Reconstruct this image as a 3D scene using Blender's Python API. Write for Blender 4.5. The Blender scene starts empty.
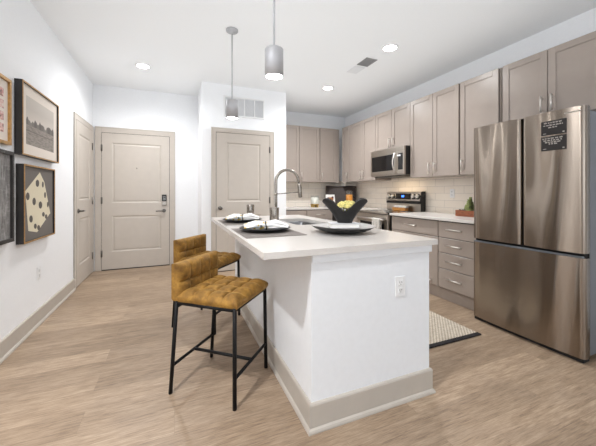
import bpy, bmesh, math, random
from mathutils import Matrix, Vector
R = math.radians
scene = bpy.context.scene
col = scene.collection

# ------------------------------------------------------------ camera, world, exposure
cam_d = bpy.data.cameras.new('camera')
cam = bpy.data.objects.new('camera', cam_d)
col.objects.link(cam)
cam.location = (0, 0, 1.2)
cam.rotation_euler = (R(90), 0, R(-22.52))
cam_d.sensor_width = 36.0
cam_d.lens = 36.0 * 298.1 / 596.0
cam_d.shift_y = -30.3 / 596.0
cam_d.clip_start = 0.05
scene.camera = cam

vs = scene.view_settings
vs.view_transform = 'Standard'
vs.look = 'None'
vs.gamma = 1.0
vs.use_curve_mapping = False
vs.exposure = 0.04

world = bpy.data.worlds.new('world')
scene.world = world
world.use_nodes = True
bg = world.node_tree.nodes['Background']
bg.inputs[0].default_value = (0.86, 0.93, 1.0, 1)
bg.inputs[1].default_value = 1.2


def area_light(name, loc, rot, sx, sy, power, color):
    d = bpy.data.lights.new(name, 'AREA')
    d.shape = 'RECTANGLE'
    d.size, d.size_y, d.energy, d.color = sx, sy, power, color
    o = bpy.data.objects.new(name, d)
    col.objects.link(o)
    o.location, o.rotation_euler = loc, rot
    return o


# soft daylight through the two big windows of the living room behind the camera
area_light('window_daylight', (-0.1, -3.86, 1.5), (R(90), 0, 0), 1.7, 2.0, 25, (0.88, 0.94, 1.0))
area_light('window_daylight', (2.3, -3.86, 1.5), (R(90), 0, 0), 1.7, 2.0, 25, (0.88, 0.94, 1.0))
# added up-facing fill that brightens the ceiling; no real lamp there
area_light('added_ceiling_fill', (1.1, 2.55, 2.15), (R(180), 0, 0), 3.9, 5.2, 24, (0.85, 0.94, 1.0))

CAN_POWER = 119
CAN_COLOR = (0.97, 0.985, 1.0)
PENDANT_POWER = 2.0

# ------------------------------------------------------------ materials
def lin(c):
    return tuple(((v / 255) / 12.92 if v <= 10 else (((v / 255) + 0.055) / 1.055) ** 2.4) for v in c) + (1.0,)


def mat(name, rgb, rough=0.5, metal=0.0, **kw):
    m = bpy.data.materials.new(name)
    m.use_nodes = True
    p = m.node_tree.nodes['Principled BSDF']
    p.inputs['Base Color'].default_value = lin(rgb)
    p.inputs['Roughness'].default_value = rough
    p.inputs['Metallic'].default_value = metal
    for k, v in kw.items():
        p.inputs[k.replace('_', ' ')].default_value = v
    return m


class NT:
    """tiny node helper"""
    def __init__(s, m):
        s.t = m.node_tree
        s.p = s.t.nodes['Principled BSDF']

    def n(s, kind, props=None, **ins):
        nd = s.t.nodes.new(kind)
        for k, v in (props or {}).items():
            setattr(nd, k, v)
        for k, v in ins.items():
            s.set(nd, k, v)
        return nd

    def set(s, nd, k, v):
        sock = nd.inputs[int(k[1:])] if k[0] == 'i' and k[1:].isdigit() else nd.inputs[k.replace('_', ' ')]
        if isinstance(v, bpy.types.NodeSocket):
            s.t.links.new(v, sock)
        else:
            sock.default_value = v

    def pos(s):
        return s.n('ShaderNodeNewGeometry').outputs['Position']

    def obj(s):
        return s.n('ShaderNodeTexCoord').outputs['Object']

    def scale(s, v, sc, loc=(0, 0, 0), rot=(0, 0, 0)):
        return s.n('ShaderNodeMapping', i0=v, i1=loc, i2=rot, i3=sc).outputs[0]

    def noise(s, v, scale, detail=3, rough=0.5):
        return s.n('ShaderNodeTexNoise', Vector=v, Scale=scale, Detail=detail, Roughness=rough).outputs['Fac']

    def ramp(s, fac, stops):
        r = s.n('ShaderNodeValToRGB', Fac=fac)
        e = r.color_ramp.elements
        while len(e) < len(stops):
            e.new(0.5)
        for el, (p, c) in zip(e, stops):
            el.position, el.color = p, (c if len(c) == 4 else lin(c))
        return r.outputs[0]

    def mix(s, f, a, b, blend='MIX'):
        m = s.n('ShaderNodeMix', {'data_type': 'RGBA', 'blend_type': blend})
        for i, v in ((0, f), (6, a), (7, b)):
            if isinstance(v, bpy.types.NodeSocket):
                s.t.links.new(v, m.inputs[i])
            else:
                m.inputs[i].default_value = v
        return m.outputs[2]

    def bump(s, h, strength, dist=0.01):
        b = s.n('ShaderNodeBump', Height=h, Strength=strength, Distance=dist)
        s.t.links.new(b.outputs[0], s.p.inputs['Normal'])

    def color(s, c):
        s.t.links.new(c, s.p.inputs['Base Color'])


def noisy(name, rgb, rough, scale, amt=0.06, bump=0.0, metal=0.0, stretch=(1, 1, 1), **kw):
    m = mat(name, rgb, rough, metal, **kw)
    t = NT(m)
    f = t.noise(t.scale(t.obj(), stretch), scale, 4)
    a = [max(0, v * (1 - amt)) for v in rgb]
    b = [min(255, v * (1 + amt)) for v in rgb]
    t.color(t.ramp(f, [(0.3, tuple(a)), (0.7, tuple(b))]))
    if bump:
        t.bump(f, bump, 0.004)
    return m


M = {}
M['wall'] = noisy('white_wall_paint', (247, 248, 250), 0.6, 60, 0.006, 0.03)
M['ceiling'] = noisy('white_ceiling_paint', (246, 247, 248), 0.75, 80, 0.006, 0.04)
M['trim'] = noisy('greige_trim_paint', (198, 189, 179), 0.38, 12, 0.01)
M['door'] = noisy('greige_door_paint', (200, 191, 181), 0.4, 10, 0.01)
M['base'] = noisy('greige_baseboard_paint', (188, 180, 170), 0.4, 12, 0.012)
M['cab'] = noisy('taupe_cabinet_paint', (163, 151, 142), 0.3, 14, 0.008)
M['cab_gap_shade'] = mat('dark_cabinet_gap_shade', (38, 33, 30), 0.6)  # near-black tone painted as the shade inside cabinet gaps
M['island'] = noisy('white_island_panel', (236, 238, 241), 0.5, 30, 0.006)
M['quartz'] = noisy('white_quartz', (213, 208, 203), 0.22, 220, 0.018)
M['chrome'] = mat('brushed_nickel', (158, 151, 143), 0.26, 1.0)
M['handle'] = mat('satin_nickel_pull', (222, 217, 211), 0.3, 0.9)
M['hinge'] = mat('nickel_hinge', (118, 114, 109), 0.35, 1.0)
M['pend'] = mat('silver_pendant_metal', (190, 190, 193), 0.55, 0.5)
M['sinksteel'] = mat('sink_steel', (140, 140, 142), 0.28, 1.0)
M['black'] = mat('black_metal', (14, 13, 14), 0.55, 0.0, Specular_IOR_Level=0.25)
M['blackplastic'] = mat('black_plastic', (18, 17, 18), 0.35)
M['blackglass'] = mat('black_glass', (14, 13, 14), 0.06)
M['plate'] = noisy('black_stoneware', (27, 26, 26), 0.4, 40, 0.08)
M['vase'] = noisy('matte_black_ceramic', (21, 19, 20), 0.45, 60, 0.06)
M['trayin'] = noisy('grey_glazed_inside', (172, 168, 164), 0.45, 30, 0.04)
M['paper'] = mat('white_paper', (238, 236, 232), 0.7)
M['bookcover'] = mat('white_book_cover', (216, 216, 218), 0.5)
M['mat'] = noisy('grey_woven_placemat', (116, 108, 103), 0.85, 320, 0.14, 0.3)
M['fridgeside'] = mat('grey_fridge_side', (118, 122, 128), 0.45, 0.2)
M['white'] = mat('white_plastic', (238, 238, 238), 0.4)
M['ledwhite'] = mat('lit_diffuser', (255, 255, 255), 0.5)
M['ledwhite'].node_tree.nodes['Principled BSDF'].inputs['Emission Color'].default_value = (1, 0.97, 0.93, 1)
M['ledwhite'].node_tree.nodes['Principled BSDF'].inputs['Emission Strength'].default_value = 26.0
M['blueled'] = mat('blue_clock_display', (20, 60, 220), 0.4)
M['blueled'].node_tree.nodes['Principled BSDF'].inputs['Emission Color'].default_value = (0.05, 0.2, 1, 1)
M['blueled'].node_tree.nodes['Principled BSDF'].inputs['Emission Strength'].default_value = 3.0
M['grille'] = mat('grey_grille_slats', (232, 233, 235), 0.6)
M['grilledark'] = mat('dark_grille_slats', (150, 149, 149), 0.6)
M['goldframe'] = noisy('gold_frame_face', (176, 136, 82), 0.4, 40, 0.12, 0, 0.5)
M['blackframe'] = noisy('black_frame_wood', (34, 30, 29), 0.5, 30, 0.1)
M['matboard'] = mat('cream_mat_board', (232, 222, 212), 0.85)
M['gold'] = mat('brass_gold', (202, 172, 112), 0.3, 1.0)
M['glass'] = mat('clear_glass', (250, 252, 252), 0.02)
_t = M['glass'].node_tree
_tr, _gl, _mx, _fr = [_t.nodes.new('ShaderNode' + k) for k in ('BsdfTransparent', 'BsdfGlossy', 'MixShader', 'Fresnel')]
_tr.inputs[0].default_value = (.96, .97, .97, 1)
_gl.inputs['Roughness'].default_value = 0.03
_mx.inputs[0].default_value = 0.07
for _a, _b in ((_tr.outputs[0], _mx.inputs[1]), (_gl.outputs[0], _mx.inputs[2]), (_mx.outputs[0], _t.nodes['Material Output'].inputs[0])):
    _t.links.new(_a, _b)
M['juice'] = mat('orange_juice', (232, 150, 40), 0.3)
M['wax'] = mat('white_wax', (240, 236, 226), 0.6)
M['reflection_orange'] = noisy('orange_reflection_tone', (186, 128, 66), 0.5, 20, 0.15, 0, 0, (1, 6, 6))
M['terracotta'] = noisy('red_brown_wood_tray', (126, 70, 42), 0.55, 18, 0.18, 0.05, 0, (8, 1, 8))
M['cactus'] = noisy('green_succulent', (104, 112, 58), 0.6, 30, 0.3)
M['pebble'] = noisy('dark_pebbles', (52, 50, 50), 0.7, 60, 0.3, 0.3)
M['yellow'] = noisy('pale_yellow_petals', (222, 208, 132), 0.6, 90, 0.16)
M['leaf'] = noisy('olive_leaf', (126, 128, 50), 0.6, 30, 0.2)
M['sticker'] = mat('dark_sticker', (32, 27, 27), 0.5)
M['stickertext'] = mat('pale_sticker_print', (214, 208, 200), 0.6)
M['logo'] = mat('silver_logo', (222, 218, 212), 0.3, 0.6)
M['shadowgap'] = mat('black_seal_gap_shade', (16, 15, 15), 0.7)  # black of seals, and of the painted shade in door gaps
M['towel'] = noisy('white_grey_towel', (206, 202, 196), 0.9, 60, 0.1, 0.3)
M['darkboard'] = noisy('dark_brown_tray', (48, 34, 27), 0.5, 16, 0.2, 0, 0, (1, 5, 1))
M['lilac'] = mat('lilac_grey_cup', (186, 180, 196), 0.4)
M['rugtrim'] = noisy('black_rug_hem', (36, 32, 33), 0.9, 200, 0.2, 0.3)

# brushed stainless steel with vertical wavy streak reflections
def steel(name, rgb, rough, aniso, wave):
    m = mat(name, rgb, rough, 1.0)
    t = NT(m)
    t.p.inputs['Anisotropic'].default_value = aniso
    t.p.inputs['Anisotropic Rotation'].default_value = 0.25
    t.set(t.p, 'Tangent', t.n('ShaderNodeTangent', {'direction_type': 'RADIAL', 'axis': 'Z'}).outputs[0])
    if wave:
        f = t.noise(t.scale(t.pos(), (1.0, 3.2, 0.45), (0, 0.9, 0)), 1.15, 0.0, 0.3)
        t.bump(f, wave, 0.085)
    return m


M['steel'] = steel('brushed_stainless_steel', (152, 141, 130), 0.19, 1.0, 1.0)
M['steel2'] = steel('stainless_steel_trim', (186, 178, 168), 0.3, 0.3, 0)

# mustard velvet
def velvet():
    m = mat('mustard_velvet', (150, 104, 36), 0.75, 0, Sheen_Weight=0.5, Sheen_Roughness=0.35)
    t = NT(m)
    t.p.inputs['Sheen Tint'].default_value = lin((240, 200, 120))
    f = t.noise(t.obj(), 17, 5, 0.65)
    t.color(t.ramp(f, [(0.3, (98, 66, 18)), (0.52, (136, 97, 34)), (0.72, (172, 128, 54))]))
    g = t.noise(t.obj(), 180, 2)
    t.bump(g, 0.12, 0.003)
    return m


M['velvet'] = velvet()

# oak plank floor, planks running across the room (X)
def floor_mat():
    m = mat('oak_vinyl_planks', (190, 165, 138), 0.42)
    t = NT(m)
    p = t.pos()
    br = t.n('ShaderNodeTexBrick', {'offset': 0.37, 'offset_frequency': 2}, Vector=p, Color1=(0, 0, 0, 1), Color2=(1, 1, 1, 1), Mortar=(0.5, 0.5, 0.5, 1),
             Scale=1.0, Mortar_Size=0.0008, Mortar_Smooth=0.2, Bias=0.0, Brick_Width=1.22, Row_Height=0.178)
    rnd = br.outputs['Color']
    shift = t.n('ShaderNodeVectorMath', {'operation': 'MULTIPLY_ADD'}, i0=rnd, i1=(7, 3, 5), i2=p).outputs[0]
    g1 = t.noise(t.scale(shift, (1.6, 13, 1)), 2.6, 6, 0.72)
    g2 = t.noise(t.scale(shift, (3.0, 52, 1)), 3.2, 5, 0.74)
    g3 = t.noise(t.scale(shift, (1.6, 4.5, 1)), 1.6, 2, 0.5)
    base = t.ramp(g1, [(0.3, (120, 99, 81)), (0.48, (164, 141, 118)), (0.66, (196, 174, 150))])
    fine = t.ramp(g2, [(0.34, (104, 86, 71)), (0.5, (168, 146, 123)), (0.66, (204, 183, 159))])
    c = t.mix(0.5, base, fine)
    dark = t.ramp(g2, [(0.30, (255, 255, 255)), (0.40, (0, 0, 0))])
    knots = t.ramp(g3, [(0.50, (0, 0, 0)), (0.66, (170, 170, 170))])
    c = t.mix(t.mix(1.0, dark, knots, 'MULTIPLY'), c, lin((92, 76, 64)))
    c = t.mix(t.mix(0.55, (0, 0, 0, 1), knots), c, lin((142, 125, 110)))
    tone = t.ramp(rnd, [(0.0, (222, 219, 216)), (1.0, (255, 254, 253))])
    c = t.mix(1.0, c, tone, 'MULTIPLY')
    c = t.mix(t.n('ShaderNodeMath', {'operation': 'MULTIPLY'}, i0=br.outputs['Fac'], i1=0.6).outputs[0], c, lin((120, 100, 82)))
    t.color(c)
    t.bump(g2, 0.08, 0.002)
    return m


M['floor'] = floor_mat()

# glossy white subway tile, axis = horizontal world axis
def tile_mat(name, axis):
    m = mat(name, (236, 228, 218), 0.16)
    t = NT(m)
    s = t.n('ShaderNodeSeparateXYZ', Vector=t.pos())
    v = t.n('ShaderNodeCombineXYZ', X=s.outputs[axis], Y=s.outputs[2])
    vv = t.scale(v.outputs[0], (1, 1, 1), (0, 0.285, 0))
    br = t.n('ShaderNodeTexBrick', Vector=vv, Color1=lin((243, 234, 222)), Color2=lin((238, 228, 215)), Mortar=lin((204, 196, 187)),
             Scale=1.0, Mortar_Size=0.0025, Mortar_Smooth=0.1, Brick_Width=0.305, Row_Height=0.0985)
    t.color(br.outputs['Color'])
    inv = t.n('ShaderNodeMath', {'operation': 'SUBTRACT'}, i0=1.0, i1=br.outputs['Fac'])
    t.bump(inv.outputs[0], 0.25, 0.003)
    return m


M['tile_y'] = tile_mat('white_subway_tile_side', 1)
M['tile_x'] = tile_mat('white_subway_tile_back', 0)

def rug_mat():
    m = mat('woven_rug', (206, 194, 176), 0.95)
    t = NT(m)
    w = t.n('ShaderNodeTexChecker', Vector=t.pos(), Scale=62, Color1=lin((226, 216, 200)), Color2=lin((176, 162, 143)))
    f = t.noise(t.pos(), 45, 2)
    t.color(t.mix(t.ramp(f, [(0.4, (0, 0, 0)), (0.7, (150, 150, 150))]), w.outputs[0], lin((128, 112, 95))))
    t.bump(t.noise(t.pos(), 120, 2), 0.6, 0.005)
    return m


M['rug'] = rug_mat()

def napkin_mat():
    m = mat('white_napkin_yellow_print', (242, 240, 236), 0.9)
    t = NT(m)
    v = t.n('ShaderNodeTexVoronoi', {'feature': 'F1'}, Vector=t.obj(), Scale=26)
    s = t.n('ShaderNodeSeparateXYZ', Vector=t.obj())
    spots = t.ramp(v.outputs['Distance'], [(0.30, (255, 255, 255)), (0.36, (0, 0, 0))])
    half = t.ramp(s.outputs[0], [(0.0, (255, 255, 255)), (0.02, (0, 0, 0))])
    fac = t.mix(1.0, spots, half, 'MULTIPLY')
    c = t.mix(fac, lin((244, 242, 239)), lin((226, 192, 84)))
    g = t.noise(t.obj(), 40, 2)
    c = t.mix(t.mix(1.0, t.ramp(g, [(0.66, (0, 0, 0)), (0.7, (255, 255, 255))]), half, 'MULTIPLY'), c, lin((120, 120, 118)))
    t.color(c)
    return m


M['napkin'] = napkin_mat()

# ------------------------------------------------------------ mesh helpers
def frame(origin, u, w):
    """local (u along, v = up, w outward) -> world"""
    u, w = Vector(u), Vector(w)
    v = Vector((0, 0, 1))
    m = Matrix.Identity(4)
    for i, a in enumerate((u, v, w)):
        for k in range(3):
            m[k][i] = a[k]
    for k in range(3):
        m[k][3] = origin[k]
    return m


class MB:
    def __init__(s, mtx=None):
        s.bm = bmesh.new()
        s.m = mtx or Matrix.Identity(4)
        s.mi = 0

    def add(s, verts, faces, smooth=False):
        vs_ = [s.bm.verts.new(s.m @ Vector(v)) for v in verts]
        for f in faces:
            try:
                fc = s.bm.faces.new([vs_[i] for i in f])
                fc.material_index = s.mi
                fc.smooth = smooth
            except ValueError:
                pass
        return s

    def box(s, a, b, bev=0.0, seg=2):
        x0, y0, z0 = [min(a[i], b[i]) for i in range(3)]
        x1, y1, z1 = [max(a[i], b[i]) for i in range(3)]
        v = [(x0, y0, z0), (x1, y0, z0), (x1, y1, z0), (x0, y1, z0), (x0, y0, z1), (x1, y0, z1), (x1, y1, z1), (x0, y1, z1)]
        f = [(0, 3, 2, 1), (4, 5, 6, 7), (0, 1, 5, 4), (1, 2, 6, 5), (2, 3, 7, 6), (3, 0, 4, 7)]
        if not bev:
            return s.add(v, f)
        t = bmesh.new()
        tv = [t.verts.new(p) for p in v]
        for q in f:
            t.faces.new([tv[i] for i in q])
        bmesh.ops.bevel(t, geom=t.edges[:], offset=bev, segments=seg, affect='EDGES', profile=0.5)
        t.verts.index_update()
        s.add([p.co.copy() for p in t.verts], [[p.index for p in q.verts] for q in t.faces])
        t.free()
        return s

    def prism(s, pts, axis, d0, d1, smooth=False):
        """polygon (2d) extruded along axis 0/1/2 from d0 to d1"""
        def mk(p, d):
            q = list(p)
            q.insert(axis, d)
            return tuple(q)
        n = len(pts)
        v = [mk(p, d0) for p in pts] + [mk(p, d1) for p in pts]
        f = [tuple(range(n))[::-1], tuple(range(n, 2 * n))]
        s.add(v, f)
        s.add(v, [(i, (i + 1) % n, n + (i + 1) % n, n + i) for i in range(n)], smooth)
        return s

    def lathe(s, prof, center=(0, 0, 0), seg=32, sx=1.0, sy=1.0, smooth=True):
        """prof: list of (r, z)"""
        v, f = [], []
        for r, z in prof:
            for k in range(seg):
                a = 2 * math.pi * k / seg
                v.append((center[0] + r * sx * math.cos(a), center[1] + r * sy * math.sin(a), center[2] + z))
        for i in range(len(prof) - 1):
            for k in range(seg):
                k2 = (k + 1) % seg
                f.append((i * seg + k, i * seg + k2, (i + 1) * seg + k2, (i + 1) * seg + k))
        if prof[0][0] > 1e-6:
            f.append(tuple(range(seg))[::-1])
        if prof[-1][0] > 1e-6:
            f.append(tuple(range((len(prof) - 1) * seg, len(prof) * seg)))
        s.add(v, f, smooth)
        return s

    def tube(s, pts, r, seg=12, smooth=True):
        pts = [Vector(p) for p in pts]
        n = len(pts)
        rr = r if isinstance(r, (list, tuple)) else [r] * n
        t0 = (pts[1] - pts[0]).normalized()
        up = Vector((0, 0, 1)) if abs(t0.z) < 0.9 else Vector((1, 0, 0))
        nrm = (up - t0 * up.dot(t0)).normalized()
        v, f = [], []
        for i in range(n):
            t = (pts[min(i + 1, n - 1)] - pts[max(i - 1, 0)]).normalized()
            nrm = (nrm - t * nrm.dot(t)).normalized()
            b = t.cross(nrm)
            for k in range(seg):
                a = 2 * math.pi * (k + 0.5) / seg
                v.append(pts[i] + (nrm * math.cos(a) + b * math.sin(a)) * rr[i])
        for i in range(n - 1):
            for k in range(seg):
                k2 = (k + 1) % seg
                f.append((i * seg + k, i * seg + k2, (i + 1) * seg + k2, (i + 1) * seg + k))
        s.add(v, f, smooth)
        s.add(v[:seg], [tuple(range(seg))[::-1]])
        s.add(v[-seg:], [tuple(range(seg))])
        return s

    def grid(s, fn, nu, nv, smooth=True, close_u=False):
        v = [fn(i / nu, j / nv) for j in range(nv + 1) for i in range(nu + (0 if close_u else 1))]
        w = nu if close_u else nu + 1
        f = []
        for j in range(nv):
            for i in range(nu):
                i2 = (i + 1) % w
                f.append((j * w + i, j * w + i2, (j + 1) * w + i2, (j + 1) * w + i))
        s.add(v, f, smooth)
        return s

    def ball(s, c, r, seg=10, rings=7, sc=(1, 1, 1)):
        return s.grid(lambda u, v: (c[0] + r * sc[0] * math.sin(math.pi * (0.001 + 0.998 * v)) * math.cos(2 * math.pi * u),
                                    c[1] + r * sc[1] * math.sin(math.pi * (0.001 + 0.998 * v)) * math.sin(2 * math.pi * u),
                                    c[2] - r * sc[2] * math.cos(math.pi * v)), seg, rings, True, True)

    def build(s, name, mats, parent=None, label=None, origin=None, weld=True, recalc=True, sharp=0):
        bm = s.bm
        if weld:
            bmesh.ops.remove_doubles(bm, verts=bm.verts[:], dist=1e-5)
        if recalc:
            bmesh.ops.recalc_face_normals(bm, faces=bm.faces[:])
        if parent is not None:
            off = Vector(WORLD.get(parent.name, (0, 0, 0)))
        elif origin is not None:
            off = Vector(origin)
        else:
            xs = [v.co for v in bm.verts]
            lo = [min(c[i] for c in xs) for i in range(3)]
            hi = [max(c[i] for c in xs) for i in range(3)]
            off = Vector(((lo[0] + hi[0]) / 2, (lo[1] + hi[1]) / 2, lo[2]))
        for v in bm.verts:
            v.co -= off
        me = bpy.data.meshes.new(name)
        bm.to_mesh(me)
        bm.free()
        if not isinstance(mats, (list, tuple)):
            mats = [mats]
        for m in mats:
            me.materials.append(m)
        o = bpy.data.objects.new(name, me)
        col.objects.link(o)
        if parent is not None:
            o.parent = parent
            WORLD[o.name] = tuple(off)
        else:
            o.location = off
            WORLD[o.name] = tuple(off)
        if sharp:
            me.set_sharp_from_angle(angle=R(sharp))
        if label:
            o['label'] = label
        return o


WORLD = {}   # world position of each root, by object name; children keep the root's origin


def tag(o, label, cat, group=None):
    o['label'], o['category'] = label, cat
    if group:
        o['group'] = group
    return o


def thing(name, label, cat, loc, group=None, rot=0.0):
    o = bpy.data.objects.new(name, None)
    o.empty_display_size = 0.1
    col.objects.link(o)
    o.location = loc
    o.rotation_euler = (0, 0, rot)
    WORLD[o.name] = (0, 0, 0) if rot else tuple(loc)
    if label:
        tag(o, label, cat, group)
    return o


def local_thing(name, label, cat, loc, group=None, rot=0.0):
    """children are written in the thing's own coordinates"""
    o = thing(name, label, cat, loc, group, rot)
    o.rotation_euler = (0, 0, rot)
    WORLD[o.name] = (0, 0, 0)
    return o


def struct(o):
    o['kind'] = 'structure'
    return o


def dup(o, loc, label, rot=None):
    def rec(src, parent):
        c = src.copy()
        col.objects.link(c)
        c.parent = parent
        for ch in list(src.children):
            rec(ch, c)
        return c
    c = rec(o, None)
    c.location = loc
    if rot is not None:
        c.rotation_euler = (0, 0, rot)
    c['label'] = label
    return c

# ============================================================ ROOM SHELL
XL, XR, YB, YK, YC, ZC = -1.15, 3.48, 5.40, 5.68, 4.64, 2.856
CX0, CX1 = 0.372, 1.709            # pantry closet block
YR = -4.0                          # rear wall of the living room
T = 0.12


def sbox(name, a, b, m, **k):
    return struct(MB().box(a, b).build(name, m, **k))


sbox('floor', (XL - T, YR - T, -0.1), (XR + T, YK + T, 0), M['floor'])
sbox('ceiling', (XL - T, YR - T, ZC), (XR + T, YK + T, ZC + 0.1), M['ceiling'])
sbox('wall_left', (XL - T, YR - T, 0), (XL, YB, ZC), M['wall'])
sbox('wall_entry', (XL - T, YB, 0), (CX0, YB + T, ZC), M['wall'])
sbox('wall_closet', (CX0, YC, 0), (CX1, YK + T, ZC), M['wall'])
sbox('wall_back', (CX1, YK, 0), (XR, YK + T, ZC), M['wall'])
sbox('wall_right', (XR, YR - T, 0), (XR + T, YK + T, ZC), M['wall'])
# rear wall with two window openings
mb = MB()
wins = [(-0.95, 0.75), (1.45, 3.15)]
zlo, zhi = 0.5, 2.5
mb.box((XL, YR - T, 0), (XR, YR, zlo)).box((XL, YR - T, zhi), (XR, YR, ZC))
for a, b in ((XL, wins[0][0]), (wins[0][1], wins[1][0]), (wins[1][1], XR)):
    mb.box((a, YR - T, zlo), (b, YR, zhi))
struct(mb.build('wall_rear', M['wall']))
for i, (a, b) in enumerate(wins):
    w = MB()
    for x0, x1, z0, z1 in ((a, a + .05, zlo, zhi), (b - .05, b, zlo, zhi), (a + .05, b - .05, zlo, zlo + .05), (a + .05, b - .05, zhi - .05, zhi), ((a + b) / 2 - .025, (a + b) / 2 + .025, zlo + .05, zhi - .05)):
        w.box((x0, YR - 0.09, z0), (x1, YR - 0.03, z1))
    struct(w.build('window_%d' % (i + 1), M['white']))

# tile backsplash on the right and back kitchen walls
struct(MB().box((XR - 0.012, 1.98, 0.9), (XR, YK, 1.45)).build('trim_1', M['tile_y']))
struct(MB().box((CX1, YK - 0.012, 0.9), (XR - 0.012, YK, 1.45)).build('trim_2', M['tile_x']))


def baseboard(name, p0, p1, w, h=0.144, m='base'):
    """board with an eased top and a shoe moulding, from p0 to p1, w = outward normal"""
    p0, p1, w = Vector((*p0, 0)), Vector((*p1, 0)), Vector((*w, 0))
    u = (p1 - p0).normalized()
    L = (p1 - p0).length
    prof = [(0, 0), (0.026, 0), (0.026, 0.008), (0.022, 0.018), (0.014, 0.024), (0.014, h - 0.012), (0.011, h - 0.004), (0.006, h), (0, h)]
    b = MB(frame(p0, u, w))
    b.prism([(z, o) for o, z in prof], 0, 0, L)
    return struct(b.build(name, M[m]))


baseboard('baseboard_left', (XL, YR), (XL, 4.45), (1, 0))
baseboard('baseboard_entry', (0.0, YB), (CX0, YB), (0, -1))
baseboard('baseboard_closet', (CX0, YC), (0.5, YC), (0, -1))
baseboard('baseboard_closet_side', (CX0, YB), (CX0, YC), (-1, 0))
baseboard('baseboard_pantry', (1.505, YC), (CX1, YC), (0, -1))
baseboard('baseboard_right', (XR, YR), (XR, 1.1), (-1, 0))


# ------------------------------------------------------------ doors
def panel_face(b, u0, u1, v0, v1, panels, w0, w1, dep=0.009, bev=0.02):
    """slab front with moulded sunk panels; panels = [(u0,u1,v0,v1)] stacked vertically with the same u range"""
    pu0, pu1 = panels[0][0], panels[0][1]
    ps = sorted(panels, key=lambda p: p[2])
    b.box((u0, v0, w0), (pu0, v1, w1)).box((pu1, v0, w0), (u1, v1, w1))
    z = v0
    for p in ps:
        b.box((pu0, z, w0), (pu1, p[2], w1))
        z = p[3]
        # bevelled surround and a raised field
        o = [(pu0, p[2]), (pu1, p[2]), (pu1, p[3]), (pu0, p[3])]
        i = [(pu0 + bev, p[2] + bev), (pu1 - bev, p[2] + bev), (pu1 - bev, p[3] - bev), (pu0 + bev, p[3] - bev)]
        k = bev * 2.1
        j = [(pu0 + k, p[2] + k), (pu1 - k, p[2] + k), (pu1 - k, p[3] - k), (pu0 + k, p[3] - k)]
        v = [(x, y, w1) for x, y in o] + [(x, y, w1 - dep) for x, y in i] + [(x, y, w1 - dep * 0.35) for x, y in j]
        f = []
        for a in (0, 4):
            f += [(a + q, a + (q + 1) % 4, a + 4 + (q + 1) % 4, a + 4 + q) for q in range(4)]
        f.append((8, 9, 10, 11))
        b.add(v, f)
        b.add([(pu0, p[2], w0), (pu1, p[2], w0), (pu1, p[3], w0), (pu0, p[3], w0)], [(3, 2, 1, 0)])
    b.box((pu0, z, w0), (pu1, v1, w1))


def door(name, origin, u, w, W, Hd, panels, hinge_u, knob, knob_v, cw=0.075, cas_t=0.013, lever=0):
    """origin = floor point at slab's u=0 edge on the wall face"""
    root = thing(name, None, None, origin)
    struct(root)
    F = frame(origin, u, w)
    g = 0.005
    c = MB(F)
    c.box((-cw - g, 0, 0), (-g, Hd + g + cw, cas_t), 0.004).box((W + g, 0, 0), (W + g + cw, Hd + g + cw, cas_t), 0.004).box((-g, Hd + g, 0), (W + g, Hd + g + cw, cas_t), 0.004)
    c.box((-cw - g, 0, 0), (-cw - g + 0.014, Hd + g + cw, cas_t + .005), .003).box((W + g + cw - .014, 0, 0), (W + g + cw, Hd + g + cw, cas_t + .005), .003)
    c.box((-cw - g, Hd + g + cw - .014, 0), (W + g + cw, Hd + g + cw, cas_t + .005), .003)
    c.build('door_frame', M['trim'], root)
    s = MB(F)
    s.box((-g, 0, 0.0), (W + g, Hd + g, 0.003))  # black plate behind the slab, painting the shade in its gap
    s.build('door_gap_shade', M['shadowgap'], root)
    d = MB(F)
    panel_face(d, 0, W, 0.012, Hd, panels, 0.003, 0.014)
    slab = d.build('door_panel', M['door'], root)
    for v in (0.26, 1.08, 1.89):
        h = MB(F)
        h.box((hinge_u - 0.012, v - 0.05, 0.012), (hinge_u + 0.012, v + 0.05, 0.018))
        h.tube([(hinge_u, v - 0.052, 0.02), (hinge_u, v + 0.052, 0.02)], 0.007)
        h.build('hinge', M['hinge'], root)
    k = MB(F)
    ku = knob
    k.tube([(ku, knob_v, 0.014), (ku, knob_v, 0.024)], 0.03, 20)
    k.tube([(ku, knob_v, 0.02), (ku, knob_v, 0.06)], 0.011, 12)
    if lever:
        k.tube([(ku, knob_v, 0.06), (ku + 0.03 * lever, knob_v, 0.064), (ku + 0.12 * lever, knob_v - 0.004, 0.058)], [0.012, 0.011, 0.008], 12)
    else:
        k.tube([(ku, knob_v, 0.05), (ku, knob_v, 0.062), (ku, knob_v, 0.078), (ku, knob_v, 0.086)], [0.014, 0.028, 0.027, 0.012], 20)
    k.build('door_handle', M['hinge'], root)
    return root, F


# left wall door, hinged at its far edge
door('door_1', (XL, 4.53, 0), (0, 1, 0), (1, 0, 0), 0.765, 2.12, [(0.12, 0.645, 1.10, 1.97), (0.12, 0.645, 0.26, 0.87)], 0.765, 0.065, 0.965, lever=1)
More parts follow.
